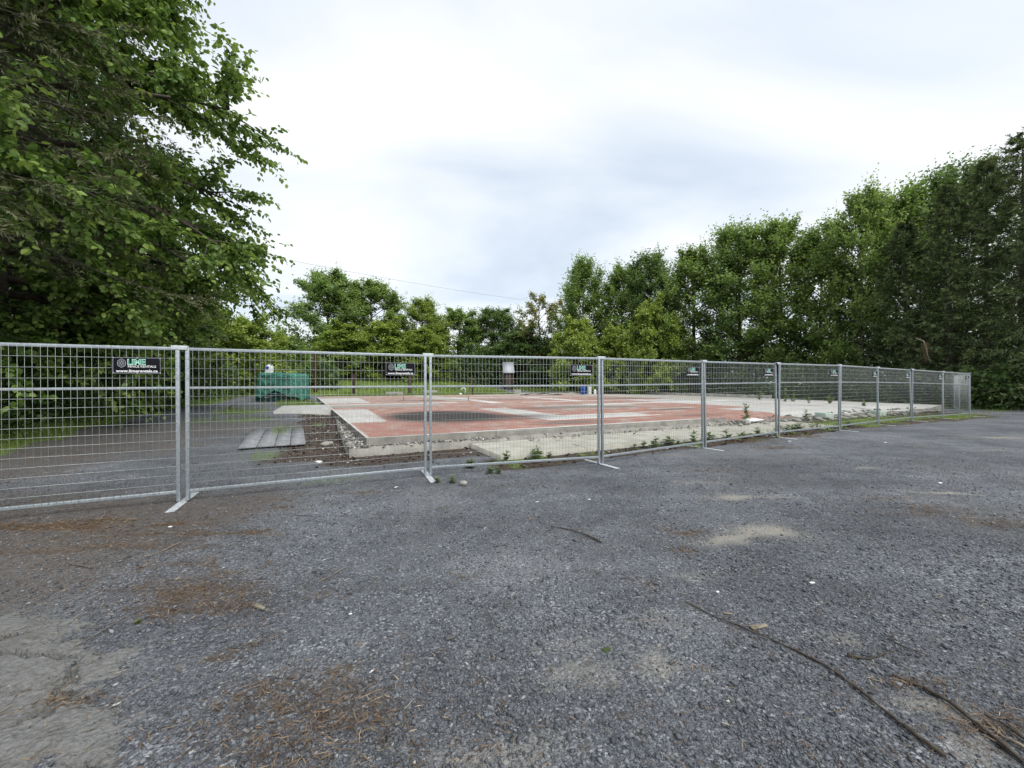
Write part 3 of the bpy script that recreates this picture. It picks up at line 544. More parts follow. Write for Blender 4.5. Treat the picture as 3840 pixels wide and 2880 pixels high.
def spruce(seed, H, Rm, nb=120, nt=15, nc=12, base=.6, power=.8, cs=1.0):
    r = np.random.default_rng(seed); tk = Acc(); zs = np.linspace(-.4, H, 10); tk.add(*tube(np.stack([zs * 0, zs * 0, zs], -1), .24 * (1 - (zs + .4) / (H + .45)) + .012, 8), t=.4); Vs = []; Fs = []; Ts = []; n0 = 0
    for i in range(nb):
        t = ((i + .5) / nb) ** 1.05; zb = base + (H - base) * t; a = i * 2.39996 + r.normal(0, .3); rc = Rm * (1 - t) ** power * r.uniform(.7, 1.12) + .18
        h = np.array([math.cos(a), math.sin(a), 0]); s = np.linspace(0, 1, 6)[:, None]; el = .35 * (t - .35)
        pts = np.array([0, 0, zb]) + h * rc * s + np.array([0, 0, 1.]) * rc * (el * s - .42 * (1 - t) * s ** 2 + .30 * (1 - t * .4) * s ** 4) + np.cumsum(r.normal(0, .012 * rc, (6, 3)), 0) * s
        tk.add(*tube(pts, .028 * (1 - t * .6) * (1 - s[:, 0] * .9) + .003, 4, False), t=.4)
        q = np.sort(r.uniform(.15, 1, nt)); k = q * 5; k0 = np.minimum(k.astype(int), 4); p0 = pts[k0] + (pts[k0 + 1] - pts[k0]) * (k - k0)[:, None]
        sg = np.where(np.arange(nt) % 2, 1, -1); sd_ = np.array([-h[1], h[0], 0]); D = nrm(h * .75 + sd_ * sg[:, None] * .9 + np.stack([r.normal(0, .15, nt), r.normal(0, .15, nt), r.normal(-.32, .22, nt)], -1))
        Ln = (.20 + .34 * rc * (1.05 - q * .8)) * r.uniform(.65, 1.2, nt)
        p0 = np.vstack([p0, pts[-1:]]); D = np.vstack([D, nrm(pts[-1] - pts[-2])[None]]); Ln = np.append(Ln, .35)
        n = nt + 1; w = (np.arange(nc)[None] + r.random((n, nc))) / nc; P = p0[:, None] + D[:, None] * (Ln[:, None] * w)[..., None]; P[..., 2] -= .25 * Ln[:, None] * w ** 2
        rd = nrm(r.normal(0, 1, (n, nc, 3)) * np.array([1, 1, .7])); d = nrm(D[:, None] * .8 + rd * .75); m = n * nc
        V, f_, T = leaves(P.reshape(m, 3), d.reshape(m, 3), nrm(np.array([0, 0, .8]) + r.normal(0, .6, (m, 3))), r.uniform(.16, .30, m) * cs, r.uniform(.035, .065, m) * cs, np.clip(.12 + .34 * w.ravel() + .36 * np.repeat(np.append(q, 1), nc) ** 2 + r.normal(0, .09, m) + r.normal(0, .07), 0, 1))  # tint climbs toward twig and bough ends, painting lit tips into the needle colour
        Vs.append(V); Fs.append(f_ + n0); Ts.append(T); n0 += len(V)
    return tk, (np.concatenate(Vs), np.concatenate(Fs), np.concatenate(Ts))
BARK = simple('bark', (.045, .038, .030), (.12, .105, .088), 9, .95, 0, .8, .02)
LM = leafmat('maple_leaf', (0.061, 0.105, 0.035), (0.158, 0.253, 0.080), (0.323, 0.434, 0.147))
LMG = leafmat('fresh_leaf', (0.079, 0.125, 0.036), (0.189, 0.285, 0.082), (0.343, 0.450, 0.150), .42)
LMD = leafmat('dark_leaf', (0.048, 0.086, 0.034), (0.119, 0.193, 0.070), (0.221, 0.312, 0.109))
LMB = leafmat('bright_leaf', (0.106, 0.161, 0.034), (0.233, 0.324, 0.071), (0.418, 0.505, 0.131), .4)
LMY = leafmat('yellow_leaf', (0.115, 0.128, 0.038), (0.256, 0.256, 0.083), (0.461, 0.422, 0.154), .4)
LMN = leafmat('basswood_leaf', (0.046, 0.086, 0.023), (0.129, 0.221, 0.051), (0.295, 0.393, 0.104), .38, .42, .3)
LMS = leafmat('spruce_needle', (0.025, 0.039, 0.020), (0.095, 0.131, 0.056), (0.231, 0.280, 0.121), .15, .6, .2)
LMC = leafmat('hemlock_needle', (0.042, 0.051, 0.029), (0.099, 0.112, 0.056), (0.190, 0.197, 0.106), .15, .6, .2)
pr = lambda zz, rr: (lambda z: float(np.interp(z, zz, rr)))
PROTO = {}
def proto(name, H, tk, cr):
    PROTO[name] = (H, tk.mesh('trunk', True), mesh('crown', cr[0], cr[1], cr[2]))
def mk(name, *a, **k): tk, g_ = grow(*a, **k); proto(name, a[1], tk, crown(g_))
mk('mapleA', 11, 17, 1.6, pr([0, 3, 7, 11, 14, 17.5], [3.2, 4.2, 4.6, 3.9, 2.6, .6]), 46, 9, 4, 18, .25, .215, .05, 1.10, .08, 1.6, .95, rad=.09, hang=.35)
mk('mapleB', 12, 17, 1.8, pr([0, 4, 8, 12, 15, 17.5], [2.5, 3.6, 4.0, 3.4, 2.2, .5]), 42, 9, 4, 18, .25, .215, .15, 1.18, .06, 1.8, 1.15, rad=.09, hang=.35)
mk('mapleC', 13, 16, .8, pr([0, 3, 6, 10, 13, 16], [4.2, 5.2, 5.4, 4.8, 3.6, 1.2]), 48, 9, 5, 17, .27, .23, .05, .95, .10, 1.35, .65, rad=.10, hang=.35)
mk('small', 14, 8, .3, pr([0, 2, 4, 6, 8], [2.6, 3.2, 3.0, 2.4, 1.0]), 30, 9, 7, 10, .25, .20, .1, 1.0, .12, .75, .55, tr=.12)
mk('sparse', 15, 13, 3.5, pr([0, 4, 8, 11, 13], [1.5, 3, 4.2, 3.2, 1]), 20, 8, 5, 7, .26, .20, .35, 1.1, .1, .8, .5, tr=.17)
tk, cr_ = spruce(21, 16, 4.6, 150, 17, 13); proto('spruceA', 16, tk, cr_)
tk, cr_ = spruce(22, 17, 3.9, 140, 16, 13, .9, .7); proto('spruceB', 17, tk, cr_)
def tree(pname, px, depth, top, mt, label, name, wsc=1.0, rz=0.0, cat='tree', group=None):
    H, tm, cm = PROTO[pname]; x = (px - CX) / F * depth; z = gz1(x, depth); h = CH + (CY - top) / F * depth - z; s = h / H
    e_ = obj(name, None, loc=(x, depth, z - .05), rot=(0, 0, rz), label=label, cat=cat, group=group); e_.scale = (s * wsc, s * wsc, s)
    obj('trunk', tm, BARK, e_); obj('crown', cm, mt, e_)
RT = 'trees along the right side of the site'; BT = 'trees behind the site'
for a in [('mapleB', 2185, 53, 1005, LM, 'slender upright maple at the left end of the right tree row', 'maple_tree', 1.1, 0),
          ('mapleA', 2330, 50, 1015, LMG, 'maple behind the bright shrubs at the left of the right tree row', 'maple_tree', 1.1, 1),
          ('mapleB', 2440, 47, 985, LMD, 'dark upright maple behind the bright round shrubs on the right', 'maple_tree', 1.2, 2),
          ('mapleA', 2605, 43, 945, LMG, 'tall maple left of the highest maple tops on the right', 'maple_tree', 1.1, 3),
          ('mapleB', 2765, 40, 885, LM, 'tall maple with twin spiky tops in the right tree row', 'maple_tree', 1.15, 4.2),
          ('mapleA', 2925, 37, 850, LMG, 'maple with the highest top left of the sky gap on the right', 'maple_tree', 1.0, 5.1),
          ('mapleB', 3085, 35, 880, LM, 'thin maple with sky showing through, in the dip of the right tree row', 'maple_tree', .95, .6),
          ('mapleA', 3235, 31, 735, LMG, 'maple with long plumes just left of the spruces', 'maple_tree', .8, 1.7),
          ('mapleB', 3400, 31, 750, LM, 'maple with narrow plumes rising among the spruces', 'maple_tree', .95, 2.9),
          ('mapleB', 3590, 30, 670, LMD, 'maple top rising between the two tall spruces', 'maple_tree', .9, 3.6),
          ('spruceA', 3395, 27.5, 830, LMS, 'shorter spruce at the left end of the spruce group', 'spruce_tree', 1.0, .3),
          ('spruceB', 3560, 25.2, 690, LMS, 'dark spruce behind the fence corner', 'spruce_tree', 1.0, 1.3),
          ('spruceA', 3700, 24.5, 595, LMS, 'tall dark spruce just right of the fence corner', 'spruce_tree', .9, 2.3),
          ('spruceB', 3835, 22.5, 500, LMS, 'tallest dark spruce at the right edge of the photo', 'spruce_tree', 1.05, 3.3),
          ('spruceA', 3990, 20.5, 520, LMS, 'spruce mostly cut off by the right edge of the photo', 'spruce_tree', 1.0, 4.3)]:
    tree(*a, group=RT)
for a in [('mapleC', 1225, 57, 1025, LM, 'big leaning-left maple, leftmost of the trees behind the tarp', 'maple_tree', 1.2, .4),
          ('mapleC', 1400, 58, 1062, LMG, 'broad maple in the middle of the tree group behind the red floor', 'maple_tree', 1.35, 1.9),
          ('mapleA', 1585, 60, 1128, LMB, 'bright green maple at the right end of the group behind the tarp', 'maple_tree', 1.4, 3),
          ('small', 1290, 51, 1225, LMB, 'bright small tree behind the leftmost rusty posts', 'small_tree', 1.5, 0),
          ('small', 1440, 52, 1215, LMB, 'bright small tree in front of the broad middle maple', 'small_tree', 1.5, 2),
          ('small', 1590, 53, 1245, LMB, 'bright small tree at the right of the bright tree group', 'small_tree', 1.5, 4),
          ('mapleC', 1715, 66, 1170, LM, 'dark far tree left of the white shed roof', 'far_tree', 1.5, 5),
          ('mapleC', 1855, 67, 1163, LMD, 'rounded dark far tree above the white shed roof', 'far_tree', 1.5, 1),
          ('small', 1960, 60, 1240, LMD, 'low dark tree right of the white shed', 'far_tree', 1.5, 1.4),
          ('sparse', 2025, 60, 1118, LMY, 'thin yellowish tree with bare twigs against the sky', 'sparse_tree', 1.1, 2),
          ('sparse', 2120, 62, 1135, LMY, 'thin yellowish tree touching the right tree row', 'sparse_tree', 1.1, 3.3),
          ('small', 2170, 45, 1215, LMB, 'bright round small tree at the left of the blue drum', 'small_tree', 1.0, 5),
          ('small', 2310, 44, 1240, LMB, 'bright small tree between the two round ones near the blue drum', 'small_tree', 1.1, 3),
          ('small', 2440, 42, 1150, LMB, 'bright round small tree right of the blue drum', 'small_tree', .85, 1),
          ('small', 800, 31, 1170, LMB, 'yellow-green small tree behind the utility pole', 'small_tree', 1.15, .5),
          ('small', 940, 34, 1205, LMB, 'yellow-green small tree left of the tarp pile', 'small_tree', 1.2, 2.4),
          ('small', 1060, 44, 1275, LM, 'low green tree behind the tarp pile', 'small_tree', 1.5, 2.2),
          ('mapleC', 330, 21, 560, LMD, 'dark tree filling the shade behind the huge left tree', 'shade_tree', 1.0, 1.1),
          ('mapleC', 60, 17, 420, LMD, 'dark tree at the left edge behind the conifer boughs', 'shade_tree', .9, 2.1),
          ('mapleC', 150, 24, 60, LMD, 'tall dark tree filling the gaps at the top left', 'shade_tree', .8, 4.1),
          ('small', 560, 19, 1010, LMD, 'dark low tree behind the leftmost sign', 'shade_tree', 1.1, 2.9),
          ('spruceB', 1115, 58, 1250, LMS, 'small dark spruce tip beside the leftmost tall maple', 'spruce_tree', 1.0, 1)]:
    tree(*a, group=BT)
# ---- the big basswood on the left
TX, TY = -15.5, 11.5; tz = gz1(TX, TY)
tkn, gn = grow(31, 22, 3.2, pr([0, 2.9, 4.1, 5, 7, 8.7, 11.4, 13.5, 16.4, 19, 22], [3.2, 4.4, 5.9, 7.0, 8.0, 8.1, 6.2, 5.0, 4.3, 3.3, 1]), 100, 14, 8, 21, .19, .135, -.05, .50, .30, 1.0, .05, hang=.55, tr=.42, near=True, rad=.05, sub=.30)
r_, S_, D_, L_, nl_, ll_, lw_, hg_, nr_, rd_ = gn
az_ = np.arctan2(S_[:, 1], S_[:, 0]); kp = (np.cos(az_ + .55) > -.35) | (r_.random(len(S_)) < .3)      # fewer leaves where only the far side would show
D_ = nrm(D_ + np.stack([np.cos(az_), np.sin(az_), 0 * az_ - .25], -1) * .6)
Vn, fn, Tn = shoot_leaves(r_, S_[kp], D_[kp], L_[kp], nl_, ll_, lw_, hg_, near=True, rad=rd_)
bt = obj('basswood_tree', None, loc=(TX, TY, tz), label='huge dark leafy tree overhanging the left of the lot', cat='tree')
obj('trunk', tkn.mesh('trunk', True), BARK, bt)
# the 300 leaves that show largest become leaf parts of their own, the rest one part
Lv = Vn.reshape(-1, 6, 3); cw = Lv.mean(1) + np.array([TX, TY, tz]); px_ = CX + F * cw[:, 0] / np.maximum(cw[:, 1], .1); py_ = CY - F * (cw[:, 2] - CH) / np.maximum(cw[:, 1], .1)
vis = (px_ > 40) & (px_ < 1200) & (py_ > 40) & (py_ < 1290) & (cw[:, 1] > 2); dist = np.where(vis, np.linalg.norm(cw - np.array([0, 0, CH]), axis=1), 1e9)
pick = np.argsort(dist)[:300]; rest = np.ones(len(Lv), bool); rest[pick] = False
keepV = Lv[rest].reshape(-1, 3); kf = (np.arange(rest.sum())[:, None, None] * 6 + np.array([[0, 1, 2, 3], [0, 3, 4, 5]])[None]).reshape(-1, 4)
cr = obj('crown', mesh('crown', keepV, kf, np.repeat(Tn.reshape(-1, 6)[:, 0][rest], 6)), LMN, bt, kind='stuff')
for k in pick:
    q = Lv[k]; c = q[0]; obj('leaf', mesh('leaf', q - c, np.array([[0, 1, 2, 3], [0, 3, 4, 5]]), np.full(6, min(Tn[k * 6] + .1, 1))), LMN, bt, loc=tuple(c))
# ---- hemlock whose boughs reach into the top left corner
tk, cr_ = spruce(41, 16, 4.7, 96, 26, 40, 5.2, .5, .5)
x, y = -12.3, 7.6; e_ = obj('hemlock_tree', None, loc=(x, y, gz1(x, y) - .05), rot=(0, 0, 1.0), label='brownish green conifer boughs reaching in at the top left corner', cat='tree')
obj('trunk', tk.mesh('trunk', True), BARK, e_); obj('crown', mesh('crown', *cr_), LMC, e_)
# ---- undergrowth, grass, far wood
def mound(r, items, nper, ll, ratio=.7, shell=.45):
    Ps = []; Ds = []; Ls = []; Ts = []
    for x, y, rx, ry, h in items:
        n = int(nper * rx * h); d = nrm(r.normal(0, 1, (n, 3))); d[:, 2] = np.abs(d[:, 2]); q = 1 - shell * r.random(n) ** 1.6
        lump = .72 + .55 * vn(d[:, 0] * 2.5 + x, d[:, 1] * 2.5 + d[:, 2] * 2.5 + y, 5)
        P = d * (q * lump)[:, None] * np.array([rx, ry, h]) + np.array([x, y, 0]); P[:, 2] += gz(P[:, 0], P[:, 1])
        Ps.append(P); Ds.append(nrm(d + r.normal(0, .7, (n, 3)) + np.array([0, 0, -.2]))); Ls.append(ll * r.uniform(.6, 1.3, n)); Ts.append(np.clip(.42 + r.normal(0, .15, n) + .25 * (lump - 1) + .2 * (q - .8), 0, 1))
    P = np.concatenate(Ps); n = len(P); L = np.concatenate(Ls)
    return leaves(P, np.concatenate(Ds), nrm(np.array([0, 0, 1.]) + r.normal(0, .5, (n, 3))), L, L * ratio, np.concatenate(Ts))
r = np.random.default_rng(51)
it = []
for k in range(26):
    Y = 6.5 + 24 * (k / 25) ** 1.1; X = float(hedgeX(Y)) - r.uniform(.9, 2.2); it.append((X, Y + r.normal(0, .3), r.uniform(1.0, 1.7), r.uniform(1.0, 1.6), r.uniform(1.0, 2.1) if k % 3 else r.uniform(2.4, 3.6)))
for k in range(12): Y = 6 + 26 * k / 11; it.append((float(hedgeX(Y)) - r.uniform(3.5, 5), Y, 2.2, 2.2, r.uniform(3, 5)))
obj('hedge_undergrowth', mesh('hedge_undergrowth', *mound(r, it, 330, .16, .62)), LM, kind='stuff', label='tangled green shrubs along the left edge of the lot', cat='undergrowth')
it = []
for k in range(34):
    v = -3 + 42 * k / 33; u = 35.2 + r.uniform(-.6, 1.5); x, y, _ = b2w(u, v); it.append((x, y, r.uniform(1.2, 2.2), r.uniform(1.2, 2), r.uniform(1.6, 3.2)))
for k in range(26):
    v = -6 + 46 * k / 25; u = 40 + r.uniform(-1, 2); x, y, _ = b2w(u, v); it.append((x, y, 2.6, 2.6, r.uniform(5, 8.5)))
for x, y, h in [(27.6, 21.3, 3.2), (29.0, 20.6, 2.8), (30.5, 20.2, 3.6), (26.6, 22.2, 2.6), (32, 19.5, 3.8)]: it.append((x, y, 1.5, 1.0, h))
obj('woodland_undergrowth', mesh('woodland_undergrowth', *mound(r, it, 150, .23, .7)), LMD, kind='stuff', label='dark leafy undergrowth beneath the trees on the right', cat='undergrowth')
it = []
for k in range(40):
    x = -62 + 100 * k / 39; it.append((x, 70 + r.uniform(-3, 6) + max(0, -x - 30) * -.3, 4, 3, r.uniform(4.5, 8)))
for k in range(22):
    x = -34 + 46 * k / 21; y = 58 + r.uniform(-1, 3); it.append((x, y + (5 if -4 < x < 3 else 0), 2.3, 1.6, r.uniform(3, 6)))
for k in range(5): it.append((-27 + k * 1.7, 37 + k * 1.3 + r.uniform(-1, 1), 1.6, 1.4, r.uniform(1.8, 3.2)))
obj('far_wood', mesh('far_wood', *mound(r, it, 130, .50, .7)), LMD, kind='stuff', label='far dark wood closing the view behind the site', cat='wood')
def grass(r, n, X0, X1, Y0, Y1, hmin, hmax, wd, near_hedge=False):
    X = r.uniform(X0, X1, n); Y = Y0 * (Y1 / Y0) ** r.random(n); m = zones(X, Y)[:, 0]; k = r.random(n) < m; X, Y = X[k], Y[k]; n = len(X); z = gz(X, Y)
    u, v = w2b(X, Y); ok = ~((u > -1.3) & (u < 31) & (v > -.1) & (v < 29)); X, Y, z = X[ok], Y[ok], z[ok]; n = len(X)
    h = r.uniform(hmin, hmax, n) * (.5 + fbm(X * .7, Y * .7, 61)); a = r.uniform(0, 6.28, n); w = wd * (Y / 20) * r.uniform(.6, 1.3, n); lean = r.normal(0, .3, (n, 2)) * h[:, None]
    B = np.stack([X, Y, z - .02], -1); o = np.stack([np.cos(a) * w, np.sin(a) * w, 0 * a], -1); Tp = B + np.stack([lean[:, 0], lean[:, 1], h], -1); Md = B + np.stack([lean[:, 0] * .3, lean[:, 1] * .3, h * .55], -1)
    V = np.stack([B - o, B + o, Md + o * .7, Tp, Md - o * .7], 1).reshape(-1, 3); i = np.arange(n)[:, None] * 5
    t = np.repeat(np.clip(.5 + r.normal(0, .18, n) + (fbm(X * .4, Y * .4, 71) - .5), 0, 1), 5)
    return V, [(i + np.array([[0, 1, 2, 4]])).reshape(-1, 4), (i + np.array([[4, 2, 3]])).reshape(-1, 3)], t
LG = leafmat('grass_blade', (.08, .12, .024), (.185, .26, .055), (.30, .37, .095), .42)
ga = Acc(); a = grass(r, 70000, -6, 20, 6.5, 24, .04, .16, .010); ga.add(*a); a = grass(r, 60000, -24, -6, 6, 34, .10, .38, .010); ga.add(a[0], a[1], a[2]); a = grass(r, 60000, -34, 16, 30, 62, .10, .26, .018); ga.add(*a); a = grass(r, 26000, 8, 40, 9, 50, .08, .30, .010); ga.add(*a)
obj('grass', ga.mesh('grass'), LG, kind='stuff', label='green grass along the edges of the lot', cat='grass')

# ------------------------------------------------------------------ loose gravel, litter
def stonemat(name, stops, rough=.75):
    m, t, p = mat(name); g = N(t); a = g.n('ShaderNodeAttribute', attribute_name='tint').outputs['Fac']
    c = g.ramp(a, stops); c = g.mix(.35, c, g.mix(1.0, c, g.ramp(g.noise(g.obj(), 220, 3), [(.3, .6), (.7, 1.4)]), 'MULTIPLY'))
    t.links.new(c, p.inputs['Base Color']); p.inputs['Roughness'].default_value = rough; p.inputs['Specular IOR Level'].default_value = .3; return m
MST = stonemat('loose_gravel', [(0, (.043, .047, .053)), (.45, (.10, .108, .121)), (.8, (.185, .196, .213)), (.93, (.30, .30, .31)), (.97, (.42, .40, .36)), (1, (.30, .21, .15))])
def stones(r, X, Y, size, flat=.55, sink=.25):
    n = len(X); d = np.array([[1, 0, 0], [0, 1, 0], [-1, 0, 0], [0, -1, 0], [.2, .2, 1], [0, 0, -1]], float)
    P = d[None] * r.uniform(.55, 1.3, (n, 6, 1)) + r.normal(0, .22, (n, 6, 3)); P *= (size[:, None] * np.stack([np.ones(n), r.uniform(.6, 1, n), flat * r.uniform(.6, 1.3, n)], -1))[:, None] * .5
    a = r.uniform(0, 6.28, n); ca, sa = np.cos(a)[:, None], np.sin(a)[:, None]; x = P[..., 0] * ca - P[..., 1] * sa; y = P[..., 0] * sa + P[..., 1] * ca
    z = P[..., 2] + x * r.normal(0, .3, (n, 1)) + (gz(X, Y) + size * flat * (.5 - sink))[:, None]
    V = np.stack([x + X[:, None], y + Y[:, None], z], -1).reshape(-1, 3); f = np.array([[0, 1, 4], [1, 2, 4], [2, 3, 4], [3, 0, 4], [1, 0, 5], [2, 1, 5], [3, 2, 5], [0, 3, 5]])
    return V, (np.arange(n)[:, None, None] * 6 + f[None]).reshape(-1, 3)
r = np.random.default_rng(61)
n = 135000; Y = 1.15 * (7.5 / 1.15) ** (r.random(n) ** .92); X = r.uniform(-1.42, 1.42, n) * Y
zz_ = zones(X, Y); fence_y = np.interp(X, [POST[0][0], POST[4][0], POST[9][0]], [POST[0][1], POST[4][1], POST[9][1]])
keep = (r.random(n) > np.clip(zz_[:, 4] * .92 + zz_[:, 3] * .8 + zz_[:, 2] * .5 + zz_[:, 5] * .35, 0, 1)) & (r.random(n) < .35 + 1.2 * ss(.3, .65, fbm(X * 1.3, Y * 1.3, 81)))
X, Y = X[keep], Y[keep]; sz_ = np.clip(r.lognormal(math.log(.0108), .48, len(X)), .005, .045)
V, f_ = stones(r, X, Y, sz_); obj('gravel', mesh('gravel', V, f_, np.repeat(np.clip(r.beta(2, 2.6, len(X)) + .02 * r.normal(size=len(X)), 0, 1) , 6)), MST, kind='stuff', label='loose dark grey crushed stone over the lot', cat='gravel')
# needles, straw and dead leaf scraps
MLT = stonemat('dry_litter', [(0, (.024, .017, .012)), (.35, (.085, .055, .034)), (.7, (.17, .115, .066)), (.9, (.28, .21, .14)), (1, (.42, .37, .28))], .85)
def scraps(r, X, Y, L, wd, lift=.006):
    n = len(X); a = r.uniform(0, 6.28, n); d = np.stack([np.cos(a), np.sin(a), r.normal(0, .12, n)], -1) * (L / 2)[:, None]; o = np.stack([-np.sin(a), np.cos(a), r.normal(0, .3, n)], -1) * (wd / 2)[:, None]
    C = np.stack([X, Y, gz(X, Y) + lift + r.random(n) * .012], -1); b = np.stack([o[:, 0], o[:, 1], 0 * a], -1) * r.normal(0, 2.0, (n, 1))
    V = np.stack([C - d - o * .5, C - d + o * .5, C + b + o, C + d, C + b - o], 1).reshape(-1, 3); i = np.arange(n)[:, None] * 5
    return V, [(i + np.array([[0, 4, 2, 1]])).reshape(-1, 4), (i + np.array([[4, 3, 2]])).reshape(-1, 3)]
n = 230000; Y = 1.15 * (11 / 1.15) ** r.random(n); X = r.uniform(-1.42, 1.42, n) * Y; z6 = zones(X, Y); k = r.random(n) < (z6[:, 2] ** 1.3 * .95 + .018 + .10 * z6[:, 5] + .12 * z6[:, 1]); X, Y = X[k], Y[k]; n = len(X)
V, f_ = scraps(r, X, Y, r.uniform(.015, .075, n) * np.clip(Y / 3, 1, 2), r.uniform(.0018, .005, n) * np.clip(Y / 3, 1, 2.5))
obj('dry_litter', mesh('dry_litter', V, f_, np.repeat(np.clip(r.beta(1.8, 2, n), 0, 1), 5)), MLT, kind='stuff', label='brown needles and straw scattered over the gravel', cat='litter')
# mulch and rubble bits along the foundation
n = 9000; u = r.uniform(-1.9, 14, n); v = r.uniform(-2.9, 10, n); P = C0 + u[:, None] * EU + v[:, None] * EV; X, Y = P[:, 0], P[:, 1]; z6 = zones(X, Y)
k = (r.random(n) < z6[:, 1]) & ~((u > -.42) & (v > -.38)) & ~((u > 2.15) & (v > -2.1)); X, Y = X[k], Y[k]; n = len(X)
V, f_ = stones(r, X, Y, r.uniform(.03, .11, n), .45, .1)
MRB = stonemat('mulch_and_rubble', [(0, (.022, .016, .013)), (.5, (.065, .045, .035)), (.75, (.12, .10, .085)), (.9, (.26, .235, .20)), (1, (.55, .52, .46))], .9)
obj('mulch', mesh('mulch', V, f_, np.repeat(r.random(n) ** 1.4, 6)), MRB, kind='stuff', label='dark mulch and broken bits beside the foundation', cat='mulch')
# crumbling mortar on the footing ledges and broken slab edge
n = 2600; w = r.random(n) ** .8; u = np.where(w < .45, r.uniform(-.38, -.03, n), np.where(w < .6, r.uniform(-.3, 3.2, n), r.uniform(3.5, 27, n))); v = np.where(w < .45, r.uniform(-.3, 10.3, n), np.where(w < .6, r.uniform(-.34, -.06, n), r.normal(-.28, .22, n)))
k = ~((w >= .6) & (u < 11) & ((v > -.06) | (r.random(n) < .45))); u, v = u[k], v[k]; n = len(u); P = C0 + u[:, None] * EU + v[:, None] * EV; s_ = r.uniform(.03, .12, n) * np.where(u > 11, 1.8, 1)
V, f_ = stones(r, P[:, 0], P[:, 1], s_, .5, .2); zl = np.where(u < 12.4, .155, np.where(v > .0, .2, .06)); V[:, 2] += np.repeat(zl - gz(P[:, 0], P[:, 1]) + np.where((u > 2.2) & (v < -.36), -.01, .01), 6)
MMO = stonemat('mortar_bits', [(0, (.05, .046, .04)), (.45, (.15, .143, .125)), (.8, (.32, .31, .275)), (1, (.55, .53, .49))], .9)
obj('mortar_rubble', mesh('mortar_rubble', V, f_, np.repeat(r.random(n), 6)), MMO, kind='stuff', label='crumbled mortar and rubble on the foundation edge', cat='rubble')
# ------------------------------------------------------------------ chunks
def rock(seed, sx, sy, sz, sub=2, rough=.22, cut=True):
    import bmesh
    r = np.random.default_rng(seed); bm = bmesh.new(); bmesh.ops.create_icosphere(bm, subdivisions=sub, radius=1)
    V = np.array([v.co[:] for v in bm.verts]); Fq = np.array([[v.index for v in f.verts] for f in bm.faces]); bm.free()
    for _ in range(9):
        d = nrm(r.normal(0, 1, 3)); c = r.uniform(.5, .85); h = V @ d - c; V = V - np.where(h > 0, h, 0)[:, None] * d
    V = V * (1 + r.normal(0, rough * .12, (len(V), 1))); return V * np.array([sx, sy, sz]), Fq
MCH = simple('broken_concrete', (.20, .193, .173), (.40, .385, .35), 14, .9, 0, .6, .006)
MDR = simple('dark_rock', (.06, .058, .056), (.15, .145, .14), 12, .9, 0, .6, .006)
MWH = simple('white_scrap', (.66, .66, .64), (.80, .80, .78), 12, .7, 0, .2, .002)
CM = [mesh('concrete_chunk', *rock(100 + k, 1, .75, .5)) for k in range(4)]
for k, (u, v, s) in enumerate(sorted([(11.4, -.7, .16), (12.0, -.55, .2), (12.7, -.8, .24), (13.3, -.45, .2), (14.1, -.6, .26), (15.0, -.5, .22), (16.1, -.7, .3), (16.9, -.5, .34), (17.7, -.8, .28), (18.5, -.6, .36), (19.4, -.7, .3), (20.5, -.55, .3), (6.0, -.28, .12), (7.3, -.3, .1), (8.8, -.3, .12), (3.7, -.55, .11)])):
    x, y, _ = b2w(u, v); o = obj('concrete_chunk', CM[k % 4], MCH, loc=(x, y, (.115 if u < 12.4 else gz1(x, y)) + s * .15), rot=(R.normal(0, .2), R.normal(0, .2), R.uniform(0, 6)), label='broken concrete chunk along the front edge of the slab, %s from the left' % NTH[k], cat='concrete chunk', group='broken chunks along the slab front'); o.scale = (s * .72, s * .72, s * .5)
def put(name, V, f_, mt, px, py, label, cat, z=None, rz=0, up=0., smooth=False, **k):
    x, y = gpx(px, py, z or 0.0)
    if z is None:
        for _ in range(4): z0 = gz1(x, y); x, y = gpx(px, py, z0)
        z = z0
    return obj(name, mesh(name, V, f_, smooth=smooth), mt, loc=(x, y, z + up), rot=(0, 0, rz), label=label, cat=cat, **k)
put('stone', *rock(5, .075, .055, .05), MCH, 1737, 1822, 'fist-sized pale broken stone right of the second fence foot', 'stone', up=.03)
put('rock', *rock(6, .30, .22, .24), MDR, 878, 1535, 'dark pointed rock on the gravel behind the fence near the tarp', 'rock', up=.08)
put('rock', *rock(7, .14, .1, .08), MCH, 1222, 1672, 'pale lump lying beside the left footing', 'rock', up=.03, rz=1)
put('rock', *rock(8, .10, .09, .07), MCH, 1238, 1670, 'smaller pale lump right of the pale lump beside the footing', 'rock', up=.03, rz=2)
put('rock', *rock(17, .10, .05, .03), MWH, 1197, 1735, 'flat white shard on the gravel behind the second fence panel', 'rock', up=.01)
